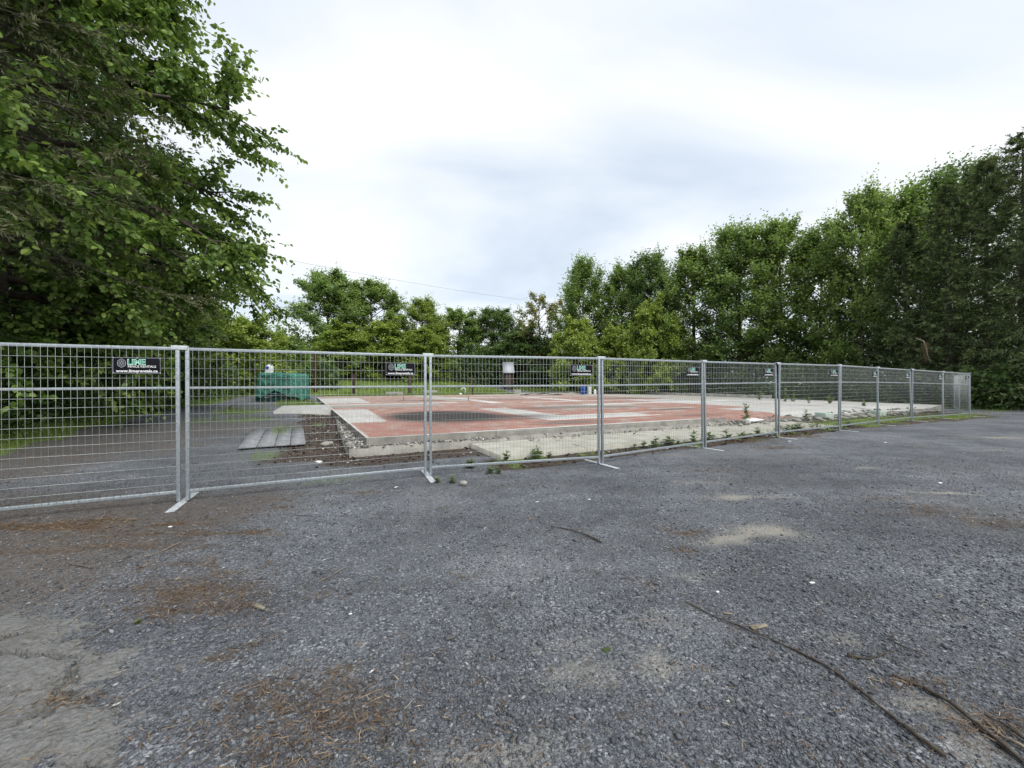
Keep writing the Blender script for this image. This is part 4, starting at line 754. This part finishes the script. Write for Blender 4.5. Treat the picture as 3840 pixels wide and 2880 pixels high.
# ------------------------------------------------------------------ sticks, twigs, scraps
MBK = simple('stick_bark', (.030, .024, .019), (.10, .082, .066), 30, .9, 0, .7, .004)
MDW = simple('dry_wood', (.13, .105, .08), (.30, .26, .20), 30, .85, 0, .4, .003)
def stick(name, pts, r0, r1, mt, label, cat='stick', lift=.008, n=16, twigs=()):
    g = np.array([gpx(*p) for p in pts]); t = np.linspace(0, len(g) - 1, n); P = np.stack([np.interp(t, range(len(g)), g[:, 0]), np.interp(t, range(len(g)), g[:, 1])], -1)
    rr = np.random.default_rng(int(pts[0][0])); L = np.linalg.norm(P[-1] - P[0]); P = P + np.cumsum(rr.normal(0, .006 * L / 2, P.shape), 0) * np.sin(np.linspace(0, np.pi, n))[:, None]
    rad = np.linspace(r0, r1, n) * .78 * (1 + .2 * rr.normal(size=n)); Z = gz(P[:, 0], P[:, 1]) + rad * .8 + lift * (.5 + vn(t * 1.3, t * 0, 3))
    W3 = np.stack([P[:, 0], P[:, 1], Z], -1); c = W3[n // 2].copy(); A = Acc(); V, f_ = tube(W3 - c, rad, 7); A.add(V, f_)
    e_ = obj(name, A.mesh(name, True), mt, loc=tuple(c), label=label, cat=cat)
    for k, (s, ang, l) in enumerate(twigs):
        i = int(s * (n - 1)); d = nrm(P[min(i + 1, n - 1)] - P[max(i - 1, 0)]); d2 = np.array([d[0] * math.cos(ang) - d[1] * math.sin(ang), d[0] * math.sin(ang) + d[1] * math.cos(ang)]); q = np.linspace(0, 1, 5)[:, None]
        b = W3[i] - c; T = b + np.hstack([d2[None] * l * q, .02 * np.sin(q * 2.5)]) + rr.normal(0, .004, (5, 3)) * q
        obj('twig', mesh('twig', *tube(T, np.linspace(rad[i] * .5, .0015, 5), 5), smooth=True), mt, e_)
    return e_
stick('long_stick', [(2570, 2262), (2680, 2320), (2800, 2375), (2960, 2440), (3080, 2505), (3200, 2590), (3330, 2690), (3450, 2780), (3545, 2848)], .004, .0125, MBK, 'long thin dark stick lying diagonally in the right foreground', n=36, twigs=[(.12, .35, .18), (.2, -.3, .2), (.3, 2.9, .14), (.24, .4, .12)])
stick('bark_stick', [(3345, 2540), (3450, 2585), (3560, 2650), (3680, 2740), (3790, 2835), (3880, 2900)], .007, .016, MBK, 'thick dark peeling stick at the bottom right corner', n=26, twigs=[(.65, -.12, .3)])
stick('bark_strip', [(3690, 2690), (3760, 2725), (3840, 2785), (3900, 2830)], .005, .010, MBK, 'dark bark strip right of the thick peeling stick', 'bark')
stick('split_wood', [(3700, 2720), (3760, 2775), (3840, 2820), (3900, 2860)], .006, .009, MDW, 'pale split wood sliver beside the thick peeling stick', 'wood')
stick('short_stick', [(3330, 2405), (3400, 2440), (3480, 2470)], .006, .003, MBK, 'short straight dark stick between the two long sticks', n=8)
stick('forked_twig', [(3178, 2468), (3260, 2482), (3300, 2470), (3355, 2450)], .008, .003, MBK, 'forked dark twig above the middle of the long stick', n=9, twigs=[(.45, .5, .08)])
stick('mid_twig', [(2065, 1985), (2130, 1996), (2190, 2015), (2255, 2042)], .006, .011, MBK, 'curved dark twig with bark flakes in the middle of the gravel', n=12, twigs=[(.5, .5, .12), (.2, -.6, .09), (.8, -.5, .08)])
stick('left_twig', [(550, 2095), (620, 2070), (690, 2035)], .006, .003, MDW, 'thin brown twig on the gravel below the first fence foot', n=8)
stick('dark_twig', [(260, 2122), (300, 2130), (345, 2142)], .007, .004, MBK, 'short dark twig in the brown soil at left', n=6)
stick('straw_stalk', [(410, 2665), (500, 2610), (610, 2555)], .002, .0015, MDW, 'long pale straw stalk beside the cracked mud', n=10, lift=.012)
stick('pale_twig', [(1190, 2190), (1240, 2165), (1300, 2130)], .004, .003, MDW, 'pale forked twig on brown litter left of centre', n=8, twigs=[(.5, .4, .1)])
stick('dry_stem', [(1345, 2630), (1395, 2605), (1425, 2598)], .004, .003, MDW, 'pale dry stem in the litter at the bottom left of centre', n=6)
stick('fence_twig', [(1090, 1940), (1110, 1932), (1190, 1945)], .003, .004, MBK, 'thin dark twig below the second fence panel', n=6)
stick('soil_stalk', [(280, 2430), (360, 2385), (470, 2320)], .003, .002, MDW, 'thin stalk lying on the brown soil above the cracked mud', n=8)
def chip(sx, sy, sz, seed):
    V, f_ = bevbox(-sx, sx, -sy, sy, 0, sz, min(sz * .3, .003)); rr = np.random.default_rng(seed); V[:, 1] *= 1 - .45 * (V[:, 0] > 0); V[:, 2] += .25 * sz * np.sin(V[:, 0] / sx * 2); return V, f_
for k, (px, py, sx, sy, sz, rz, mt, lab, c) in enumerate([(972, 2282, .055, .016, .014, -.5, MDW, 'split grey wood chip on the gravel left of centre', 'wood chip'), (1485, 1828, .07, .02, .006, .9, MWH, 'long white shard below the second fence foot', 'shard'), (2013, 1884, .05, .016, .005, .7, MWH, 'white shard in the middle gravel right of the pale stone', 'shard'),
        (2690, 2222, .035, .018, .006, .1, MWH, 'scrap of white paper on the right gravel', 'paper'), (3045, 2187, .045, .02, .006, .1, MWH, 'white fragment on the gravel right of the sandy patch', 'fragment'), (1315, 2305, .022, .016, .006, .3, MWH, 'small cream scrap on the gravel left of centre', 'scrap'), (640, 1977, .04, .02, .008, .3, MWH, 'white chip in the brown litter near the first fence foot', 'chip'),
        (435, 2645, .028, .01, .005, .9, MWH, 'small white chip on the dried mud', 'chip'), (1395, 2520, .03, .012, .005, 1.0, MWH, 'pale pointed shard in the gravel at lower left centre', 'shard'), (2845, 2355, .055, .02, .008, .2, MDW, 'pale wood splinter resting on the long stick', 'splinter'), (2730, 2305, .025, .01, .006, -.3, MDW, 'small light chip above the long stick', 'chip'), (3525, 1812, .07, .04, .008, .4, MWH, 'white scrap on the far right gravel beside a sandy patch', 'scrap'),
        (2210, 1874, .06, .015, .006, .8, MWH, 'pale sliver on the gravel right of the third fence foot', 'shard'), (1690, 2398, .028, .012, .01, .2, MDR, 'small black lump in the middle of the gravel', 'lump'), (2275, 2440, .022, .016, .004, .5, LG, 'single small green leaf lying on the gravel', 'leaf'), (3320, 1660, .09, .05, .01, .3, MWH, 'flat white scrap on the gravel past the sixth fence foot', 'scrap'), (2960, 1655, .10, .04, .01, .2, MWH, 'white scrap on the gravel near the fifth fence foot', 'scrap')]):
    put('litter_' + c.split()[-1], *(rock(300 + k, sx * .75, sy * .75, sz, 1) if mt is MWH else chip(sx, sy, sz, k)), mt, px, py, lab, c, rz=rz, up=.006)
# ------------------------------------------------------------------ grey boards on the ground
A = [gpx(890, 1683, .05), gpx(1147, 1664, .05), gpx(1139, 1603, .05), gpx(946, 1609, .05)]; A = [np.array(a) for a in A]
MBD = simple('grey_boards', (.15, .155, .165), (.27, .275, .29), 6, .6, 0, .3, .004)
o0 = (A[0] + A[1]) / 2; zb = gz1(*o0); e_ = obj('board_panel', None, loc=(o0[0], o0[1], zb), label='weathered grey board panel lying flat on the gravel behind the fence', cat='board')
fr = [0, .265, .525, .76, 1]
for k in range(4):
    P = [A[0] + (A[1] - A[0]) * (fr[k] + .006), A[0] + (A[1] - A[0]) * (fr[k + 1] - .006), A[3] + (A[2] - A[3]) * (fr[k + 1] - .006), A[3] + (A[2] - A[3]) * (fr[k] + .006)]; dz = R.normal(0, .004)
    V = np.array([[*(q - o0), z] for z in (.035 + dz, .062 + dz) for q in P]); obj('plank', mesh('plank', V, BF), MBD, e_)
for s in (.15, .82):
    P = [A[0] + (A[3] - A[0]) * s, A[1] + (A[2] - A[1]) * s]; d = nrm(A[3] - A[0]) * .05; V = np.array([[*(q - o0), z] for z in (-.03, .034) for q in (P[0] - d, P[1] - d, P[1] + d, P[0] + d)]); obj('batten', mesh('batten', V, BF), MDW, e_)
# ------------------------------------------------------------------ tarp-covered pile
TD = 28.6; tx = (1064 - CX) / F * TD; tzg = gz1(tx, TD); MT_, t_, p_ = mat('green_tarp'); g_ = N(t_); o_ = g_.obj()
t_.links.new(g_.ramp(g_.noise(o_, 3, 5, .6), [(.3, (.020, .115, .085)), (.6, (.045, .20, .148)), (.85, (.10, .30, .235))]), p_.inputs['Base Color']); p_.inputs['Roughness'].default_value = .42; t_.links.new(g_.bump(g_.noise(o_, 5, 4, .6, 1.5), 1.0, .12), p_.inputs['Normal'])
hw, hd, ht = 1.40, 1.0, 2.05; th = np.linspace(0, 2 * np.pi, 220, endpoint=False); c, s = np.cos(th), np.sin(th); rx = hw * np.sign(c) * np.abs(c) ** .22; ry = hd * np.sign(s) * np.abs(s) ** .22
fr_ = ss(-.75, -.95, ry / hd); rows = []; xr = rx / hw
hem = .30 + .10 * np.sin(th * 5) + fr_ * (.62 * np.exp(-((xr - .05) / .5) ** 2) - .05 * (xr < -.6)) - .15 * np.exp(-((xr - 1) / .2) ** 2)
nr = 34
for k in range(nr):
    q = k / (nr - 1); z = hem + (ht - hem) * q; ff = 1 + .10 * (1 - q) ** 1.5 * np.sin(th * 9 + 1.3 * np.sin(th * 3)) * .5 + .05 * (1 - q)
    sw_ = .30 * np.exp(-((xr - 1.0) / .12) ** 2) * (1 - q) ** 2 * (ry < 0); fold = .055 * np.sin(z * 9 - 3.2 * np.abs(xr - .1) * 2 + 1.5 * fbm(xr * 3 + 5, z * 2, 3)) * fr_ * (1 - np.abs(xr) ** 4)
    wr = (fbm(th * 7, z * 4, 5) - .5) * .10; edge_ = 1 - .10 * ss(.90, 1, q)
    zz2 = z + (.05 * np.sin(xr * 5 + 1) + (fbm(xr * 4, ry * 4, 6) - .5) * .1) * ss(.85, 1, q)
    rows.append(np.stack([rx * ff * edge_ + c * wr + sw_ * 1.2, ry * ff * edge_ + s * wr - fold, zz2], -1))
for q in (.75, .45, .15): rows.append(np.stack([rx * .9 * q, ry * .9 * q, ht + .0 * th - .10 * (1 - q) + (fbm(xr * q * 4, ry * q * 4, 6) - .5) * .16], -1))
n = len(th); V = np.concatenate(rows); m = len(rows); i = np.arange(m - 1)[:, None] * n; k = np.arange(n)[None]; k2 = (k + 1) % n; Fq = np.stack([i + k, i + k2, i + n + k2, i + n + k], -1).reshape(-1, 4)
V = np.vstack([V, [[0, 0, ht - .1]]]); kk = np.arange(n); F3 = np.stack([(m - 1) * n + kk, (m - 1) * n + (kk + 1) % n, np.full(n, len(V) - 1)], -1)
obj('tarpaulin', mesh('tarpaulin', V, [Fq, F3], smooth=True), MT_, loc=(tx, TD, tzg), label='wrinkled green tarp draped over a boxy pile behind the fence', cat='tarp')
MFD = simple('dark_green_steel', (.010, .035, .032), (.022, .065, .058), 5, .55, 0, .2, .004)
e_ = obj('steel_skid', None, loc=(tx, TD, tzg), label='dark green steel base showing under the tarp', cat='skid')
obj('body', mesh('body', *bevbox(-1.25, 1.25, -.88, .88, .34, 1.92, .03)), MFD, e_)
for s in (-1, 1): obj('runner', mesh('runner', *bevbox(-1.5, 1.25, s * .8 - .13, s * .8 + .13, -.03, .26, .02)), MFD, e_)
obj('cross_bar', mesh('cross_bar', *bevbox(-.75, .55, -.965, -.885, .52, .60, .01)), simple('pale_green_bar', (.10, .26, .24), (.16, .34, .32), 6, .5, 0, 0), e_)
for x in (-1.1, 0, 1.05): obj('upright', mesh('upright', *bevbox(x - .06, x + .06, -.86, -.74, .24, .40, .01)), MFD, e_)
MPW = simple('white_plastic', (.66, .68, .70), (.76, .77, .78), 4, .4, 0, 0); MPB = simple('blue_plastic', (.008, .05, .26), (.012, .08, .34), 5, .38, 0, 0)
jx = tx - .92; e_ = obj('jug', None, loc=(jx, TD - .25, tzg + ht - .04), rot=(0, .06, .1), label='white plastic jug with blue label standing on the green tarp', cat='jug'); e_.scale = (1.15, 1.15, 1.25)
V, f_ = bevbox(-.22, .22, -.15, .15, 0, .46, .05); V[:, :2] *= 1.0; V[:, :2] *= (1 - .16 * np.clip((V[:, 2] - .25) / .21, 0, 1))[:, None]; obj('body', mesh('body', V, f_, smooth=True), MPW, e_)
obj('label_print', mesh('label_print', *bevbox(-.17, .02, -.154, -.146, .24, .42, .001)), MPB, e_); obj('cap', mesh('cap', *lathe([(0, .54), (.06, .54), (.065, .46), (.065, .44)], 14)), MPW, e_, loc=(-.06, 0, 0)); obj('handle', mesh('handle', *tube([(.03, 0, .45), (.06, 0, .53), (.14, 0, .53), (.17, 0, .44)], .02, 7), smooth=True), MPW, e_)
# ------------------------------------------------------------------ drums, pipe, posts, blocks on and behind the slab
def at(px, py, z): x, y = gpx(px, py, z); return x, y, z
x, y, z = at(2187, 1479, SZ); z = max(z, gz1(x, y))
e_ = obj('blue_drum', None, loc=(x, y, z), label='blue plastic drum standing at the back of the slab', cat='drum'); prof = [(0, 0), (.27, 0), (.285, .03), (.285, .27), (.295, .29), (.285, .31), (.285, .57), (.295, .59), (.285, .61), (.28, .84), (.26, .88)]
obj('shell', mesh('shell', *lathe(prof, 28), smooth=True), MPB, e_); obj('lid', mesh('lid', *lathe([(.26, .88), (.25, .86), (.05, .855), (0, .855)], 28)), MPB, e_); obj('bung', mesh('bung', *lathe([(.03, .855), (.03, .875), (0, .875)], 10)), MPB, e_, loc=(.15, 0, 0))
x2, y2 = x + .66, y + .1; e_ = obj('white_drum', None, loc=(x2, y2, z), label='white plastic drum right beside the blue drum', cat='drum'); p2 = [(0, 0), (.20, 0), (.215, .03), (.215, .70), (.225, .72), (.225, .80)]
obj('shell', mesh('shell', *lathe(p2, 24), smooth=True), MPW, e_); obj('lid', mesh('lid', *lathe([(.225, .80), (.21, .81), (0, .81)], 24)), MPW, e_)
x3 = x + 1.25; e_ = obj('canister', None, loc=(x3, y + .1, z), label='small white canister right of the two drums', cat='canister'); obj('body', mesh('body', *lathe([(0, 0), (.12, 0), (.13, .03), (.13, .38), (.07, .46)], 18), smooth=True), MPW, e_); obj('cap', mesh('cap', *lathe([(.075, .45), (.075, .54), (0, .54)], 14)), MPW, e_)
x, y, z = at(1745, 1478, SZ); t = np.linspace(0, np.pi, 10); P = [(0, 0, -.1), (0, 0, .45)] + [(-.2 + .2 * math.cos(a), 0, .52 + .14 * math.sin(a)) for a in t] + [(-.4, 0, .44)]
obj('vent_pipe', mesh('vent_pipe', *tube(P, .055, 10), smooth=True), MPW, loc=(x, y, z), label='white hooked plastic pipe rising from the back of the slab', cat='pipe')
put('pipe_stub', *lathe([(.17, 0), (.16, .08), (.08, .13), (0, .14)], 14), MPW, 1727, 1479, 'low white pipe cap left of the hooked white pipe', 'pipe', z=SZ)
MRS = simple('rusty_steel', (.030, .019, .015), (.075, .042, .031), 7, .85, 0, .4, .004)
for px, d, ty, w, lab in [(1183, 37.5, 1328, .11, 'tallest rusty post, nearest the green tarp'), (1326, 38.5, 1402, .12, 'rusty square post, second from the tarp'), (1537, 39, 1402, .13, 'rusty square post behind the two low concrete blocks'), (1771, 40, 1416, .10, 'short rusty post beside the hooked white pipe')]:
    x = (px - CX) / F * d; zg = gz1(x, d); h = CH + (CY - ty) / F * d - zg; e_ = obj('rusty_post', None, loc=(x, d, zg), label=lab, cat='post', group='rusty posts behind the slab')
    obj('shaft', mesh('shaft', *bevbox(-w, w, -w, w, -.2, h, .01)), MRS, e_); obj('cap_plate', mesh('cap_plate', *bevbox(-w - .02, w + .02, -w - .02, w + .02, h, h + .04, .008)), MRS, e_)
for px, py, sx, sy, sz, lab in [(1480, 1482, .8, .3, .34, 'low concrete block at the back of the slab, leftmost of two'), (1612, 1477, .75, .3, .36, 'low concrete block behind the second fence joint'), (1938, 1475, .42, .3, .44, 'square concrete block right of the hooked pipe'), (2067, 1472, .24, .2, .42, 'small concrete block left of the blue drum')]:
    x, y, z = at(px, py, SZ); z = max(SZ, gz1(x, y)) - .02; V, f_ = bevbox(-sx, sx, -sy, sy, 0, sz, .03); V = V + R.normal(0, .008, V.shape); obj('concrete_block', mesh('concrete_block', V, f_), MCH, loc=(x, y, z), rot=(0, 0, R.normal(.2, .15)), label=lab, cat='concrete block', group='concrete blocks at the back')
x, y, z = at(2030, 1481, SZ); n_ = 30; s = np.linspace(-2.1, 2.1, n_); V = np.concatenate([np.stack([s, np.full(n_, q), .05 + .13 * np.exp(-(s / 1.2) ** 2) * (1 - abs(q)) + .03 * np.sin(s * 4 + q)], -1) for q in (-.5, 0, .5)] + [np.stack([s, np.full(n_, q), .03 + .13 * np.exp(-(s / 1.2) ** 2) * (1 - abs(q)) + .03 * np.sin(s * 4 + q)], -1) for q in (-.5, 0, .5)])
k = np.arange(n_ - 1); q4 = lambda a, b: np.stack([a * n_ + k, a * n_ + k + 1, b * n_ + k + 1, b * n_ + k], -1)
obj('rubber_sheet', mesh('rubber_sheet', V, np.vstack([q4(0, 1), q4(1, 2), q4(4, 3), q4(5, 4), q4(3, 0), q4(2, 5)]), smooth=True), simple('black_rubber', (.012, .012, .013), (.03, .03, .032), 5, .6, 0, 0), loc=(x, y, SZ), rot=(0, 0, .12), label='buckled black sheet lying at the back of the slab', cat='sheet')
x, y, z = at(2812, 1578, .16); V, f_ = bevbox(-.5, .5, -.28, .28, 0, .03, .006); V[:, 2] += .05 * np.sin(V[:, 0] * 3); V[:, 0] += V[:, 1] * .5; obj('cement_sheet', mesh('cement_sheet', V, f_), MWH, loc=(x, y, .17), rot=(.03, .05, .5), label='broken flat white sheet at the end of the sidewalk', cat='sheet')
MPG = simple('pale_green_block', (.38, .50, .42), (.50, .60, .52), 6, .7, 0, .2)
for px, py, lab in [(3090, 1569, 'pale green block in the rubble before the seventh fence post'), (3290, 1556, 'pale green block farther right in the rubble')]:
    x, y = gpx(px, py, .1); obj('foam_block', mesh('foam_block', *bevbox(-.27, .27, -.2, .2, -.02, .24, .015)), MPG, loc=(x, y, gz1(x, y)), rot=(.05, .04, .4), label=lab, cat='block')
# ------------------------------------------------------------------ weeds
MWD = leafmat('weed_leaf', (.05, .08, .022), (.105, .155, .040), (.18, .235, .065), .35)
def weed(seed, h, n=22, ll=.09):
    r = np.random.default_rng(seed); A = Acc(); S = [np.array([0, 0, -.02])] * 1; stems = [(0., 0.)] + [(r.normal(0, .3), r.normal(0, .3)) for _ in range(r.integers(1, 4))]
    st = Acc()
    for i, (a, b) in enumerate(stems):
        hh = h * (1 if i == 0 else r.uniform(.45, .8)); s = np.linspace(0, 1, 5)[:, None]; P = np.hstack([a * hh * s, b * hh * s, hh * s - .02]); st.add(*tube(P, np.linspace(.005, .002, 5), 4, False))
        m = int(n * (1 if i == 0 else .6)); q = r.uniform(.12, 1, m); B = np.stack([a * hh * q, b * hh * q, hh * q - .02], -1); az = np.arange(m) * 2.4 + r.normal(0, .3, m); D = np.stack([np.cos(az), np.sin(az), r.uniform(.0, .7, m) + q * .5], -1); L = ll * r.uniform(.7, 1.3, m) * (1.15 - .5 * q)
        A.add(*leaves(B, D, np.tile([0, 0, 1.], (m, 1)) + r.normal(0, .25, (m, 3)), L, L * .42, np.clip(.45 + r.normal(0, .15, m) + .2 * q, 0, 1), True))
    return st.mesh('stem'), A.mesh('leaves')
WM = [weed(200 + k, .30, 26, .11) for k in range(5)]; MSTM = simple('weed_stem', (.06, .10, .03), (.09, .14, .04), 8, .7, 0, 0)
wl = [(1915, 1700, .26), (1945, 1698, .3), (1690, 1712, .2), (1790, 1690, .24), (1700, 1722, .16), (2020, 1705, .16), (2330, 1680, .2), (2365, 1668, .22), (2398, 1670, .3), (2450, 1660, .33), (2490, 1662, .2), (2535, 1650, .3), (2575, 1640, .3), (2600, 1634, .34), (2670, 1630, .28), (2710, 1622, .34), (2760, 1625, .2), (2812, 1612, .28), (2850, 1612, .32), (2880, 1605, .3), (2900, 1610, .24), (2940, 1600, .3), (3060, 1590, .28), (3070, 1598, .2),
      (1640, 1810, .12), (1697, 1808, .16), (1835, 1775, .16), (1867, 1775, .14), (520, 2335, .035)]
wl = sorted(wl[:24]) + sorted(wl[24:])
for k, (px, py, h) in enumerate(wl):
    x, y = gpx(px, py)
    for _ in range(4): zg = gz1(x, y); x, y = gpx(px, py, zg)
    inside = k < 24
    if inside:
        u_, v_ = w2b(x, y); v_ = min(float(v_), -2.2 - .25 * R.random()); x, y, _ = b2w(float(u_), v_); zg = gz1(x, y)
    st, lv = WM[k % 5]
    if inside: lab, gp = 'leafy green weed between fence and sidewalk, %s from the left' % NTH[k], 'weeds along the sidewalk'
    else: lab, gp = ('tiny green weed in the gravel outside the fence, %s from the left' % NTH[k - 24], 'weeds in the gravel')
    e_ = obj('weed', None, loc=(x, y, zg), rot=(0, 0, k * 1.7), label=lab, cat='weed', group=gp); q = h / .30; e_.scale = (q * R.uniform(1.1, 1.7), q * R.uniform(1.1, 1.7), q * R.uniform(.6, 1.0)); obj('stem', st, MSTM, e_); obj('leaves', lv, MWD, e_)
for k, (px, py, h, lab) in enumerate([(2797, 1570, .75, 'tall weed rising from the slab edge behind the fifth fence panel'), (3022, 1553, .6, 'tall weed in the rubble left of the pale green block'), (3110, 1513, .75, 'weed clump on the far slab seam before the sixth post'), (2975, 1506, .8, 'weed clump on the far slab seam, second from its right end'), (2945, 1506, .8, 'leafy weed left of the weed clump on the far seam'), (3035, 1512, .55, 'small weed between the clumps on the far seam'), (2850, 1500, .9, 'farthest weed on the slab seam'), (3240, 1523, .5, 'small weed on the seam behind the seventh fence panel'), (1513, 1504, .6, 'dry brown weed standing on the red floor left of the second fence joint'), (1757, 1503, .7, 'dry brown weed standing on the red floor near the hooked pipe')]):
    x, y = gpx(px, py, SZ); st, lv = WM[(k + 2) % 5]; q = h * .72 / .30; dry = 'dry' in lab
    e_ = obj('weed', None, loc=(x, y, SZ - .03 if k != 1 else gz1(x, y)), rot=(0, 0, k * 2.1), label=lab, cat='weed'); e_.scale = (q * (.35 if dry else .8), q * (.35 if dry else .8), q); obj('stem', st, MSTM, e_); obj('leaves', lv, LMY if dry else MWD, e_)
# ------------------------------------------------------------------ utility pole and overhead wires, shed
d = 25.0; x = (657 - CX) / F * d; zg = gz1(x, d); MPL = simple('weathered_pole', (.16, .145, .125), (.30, .275, .24), 5, .9, 0, .5, .006)
e_ = obj('utility_pole', None, loc=(x, d, zg), label='weathered grey utility pole half hidden under the big left tree', cat='utility pole'); obj('shaft', mesh('shaft', *tube([(0, 0, -.5), (0, 0, 4), (0, 0, 10.6)], [.155, .14, .11], 12), smooth=True), MPL, e_)
obj('guy_wire', mesh('guy_wire', *tube([(-.05, -.1, 6.5), (-.9, -.2, -.1)], .012, 5)), MG, e_); obj('insulator', mesh('insulator', *lathe([(0, 0), (.05, .02), (.07, .08), (.04, .12), (.06, .16), (0, .2)], 12), smooth=True), MPW, e_, loc=(0, 0, 10.6)); obj('cross_arm', mesh('cross_arm', *bevbox(-.6, .6, .12, .2, 9.6, 9.72, .01)), MPL, e_)
MWI = simple('overhead_wire', (.10, .10, .105), (.14, .14, .145), 3, .6, 0, 0)
fx = (2210 - CX) / F * 56; fz = gz1(fx, 56); e2 = obj('utility_pole', None, loc=(fx, 56, fz), label='far utility pole hidden among the trees at right of centre', cat='utility pole'); obj('shaft', mesh('shaft', *tube([(0, 0, -.5), (0, 0, 12.6 - fz)], [.15, .11], 10), smooth=True), MPL, e2)
for z0, z1, sag, lab in [(10.75 + zg, 12.5, .55, 'upper overhead wire crossing the sky from the left tree'), (7.1 + zg, 8.6, .5, 'lower overhead wire passing in front of the far trees')]:
    t = np.linspace(0, 1, 40); P = np.stack([x + (fx - x) * t, d + (56 - d) * t, z0 + (z1 - z0) * t - sag * 4 * t * (1 - t)], -1); c = P[0].copy(); obj('overhead_wire', mesh('overhead_wire', *tube(P - c, .010, 5)), MWI, loc=tuple(c), label=lab, cat='wire', group='overhead wires')
d = 52; x = (1905 - CX) / F * d; zg = gz1(x, d); e_ = obj('shed', None, loc=(x, d, zg), rot=(0, 0, .15), label='small reddish shed with white metal roof among the far trees', cat='shed'); e_.scale = (.6, .6, 1)
MSW_ = simple('red_shed_wall', (.028, .016, .014), (.055, .028, .024), 3, .85, 0, .2); MRF = simple('white_roof', (.36, .38, .42), (.46, .48, .51), 3, .45, 0, 0)
zt = CH + (CY - 1400) / F * d - zg; obj('wall', mesh('wall', *bevbox(-1.0, 1.0, -1.2, 1.2, -.2, zt, .02)), MSW_, e_)
V, f_ = box(-1.25, 1.25, -1.5, 0, zt + .0, zt + .08); V[[2, 3, 6, 7], 2] += 1.45; obj('roof', mesh('roof', V, f_), MRF, e_); V, f_ = box(-1.25, 1.25, 0, 1.5, zt, zt + .08); V[[0, 1, 4, 5], 2] += 1.45; obj('roof', mesh('roof', V, f_), MRF, e_)
for s in (-1, 1): obj('gable', mesh('gable', np.array([[s * .98, -1.15, zt], [s * .98, 1.15, zt], [s * .98, 0, zt + 1.1], [s * .9, -1.15, zt], [s * .9, 1.15, zt], [s * .9, 0, zt + 1.1]]), [np.array([[0, 1, 2], [5, 4, 3]]), np.array([[0, 3, 4, 1], [1, 4, 5, 2], [2, 5, 3, 0]])]), MSW_, e_)
obj('door', mesh('door', *bevbox(-.4, .4, -1.24, -1.205, .0, 1.9, .01)), simple('shed_door', (.05, .04, .035), (.08, .065, .055), 4, .8, 0, 0), e_)
# dead bough hanging on the spruces
d = 21.6; e_ = obj('dead_branch', None, loc=((3468 - CX) / F * d, d, CH + (CY - 1275) / F * d), label='broken dead brown branch hanging before the spruces at right', cat='branch'); e_.scale = (.8, .8, .8)
obj('limb', mesh('limb', *tube([(0, 0.6, .2), (.02, .1, -.05), (.06, -.05, -.6), (.12, -.05, -1.0), (.42, 0, -1.6)], [.03, .03, .028, .024, .01], 7), smooth=True), MDW, e_)
r = np.random.default_rng(77); A = Acc()
for k in range(60): b = np.array([.05 + r.normal(0, .04), -.03, -r.uniform(.1, 1.4)]); A.add(*tube(np.stack([b, b + np.array([r.normal(0, .12), r.normal(0, .1), -.12]), b + np.array([r.normal(0, .22), r.normal(0, .15), -.35])]), [.006, .004, .002], 3, False))
obj('twigs', A.mesh('twigs'), simple('dead_twig', (.10, .055, .032), (.20, .12, .07), 9, .9, 0, 0), e_, kind='stuff')
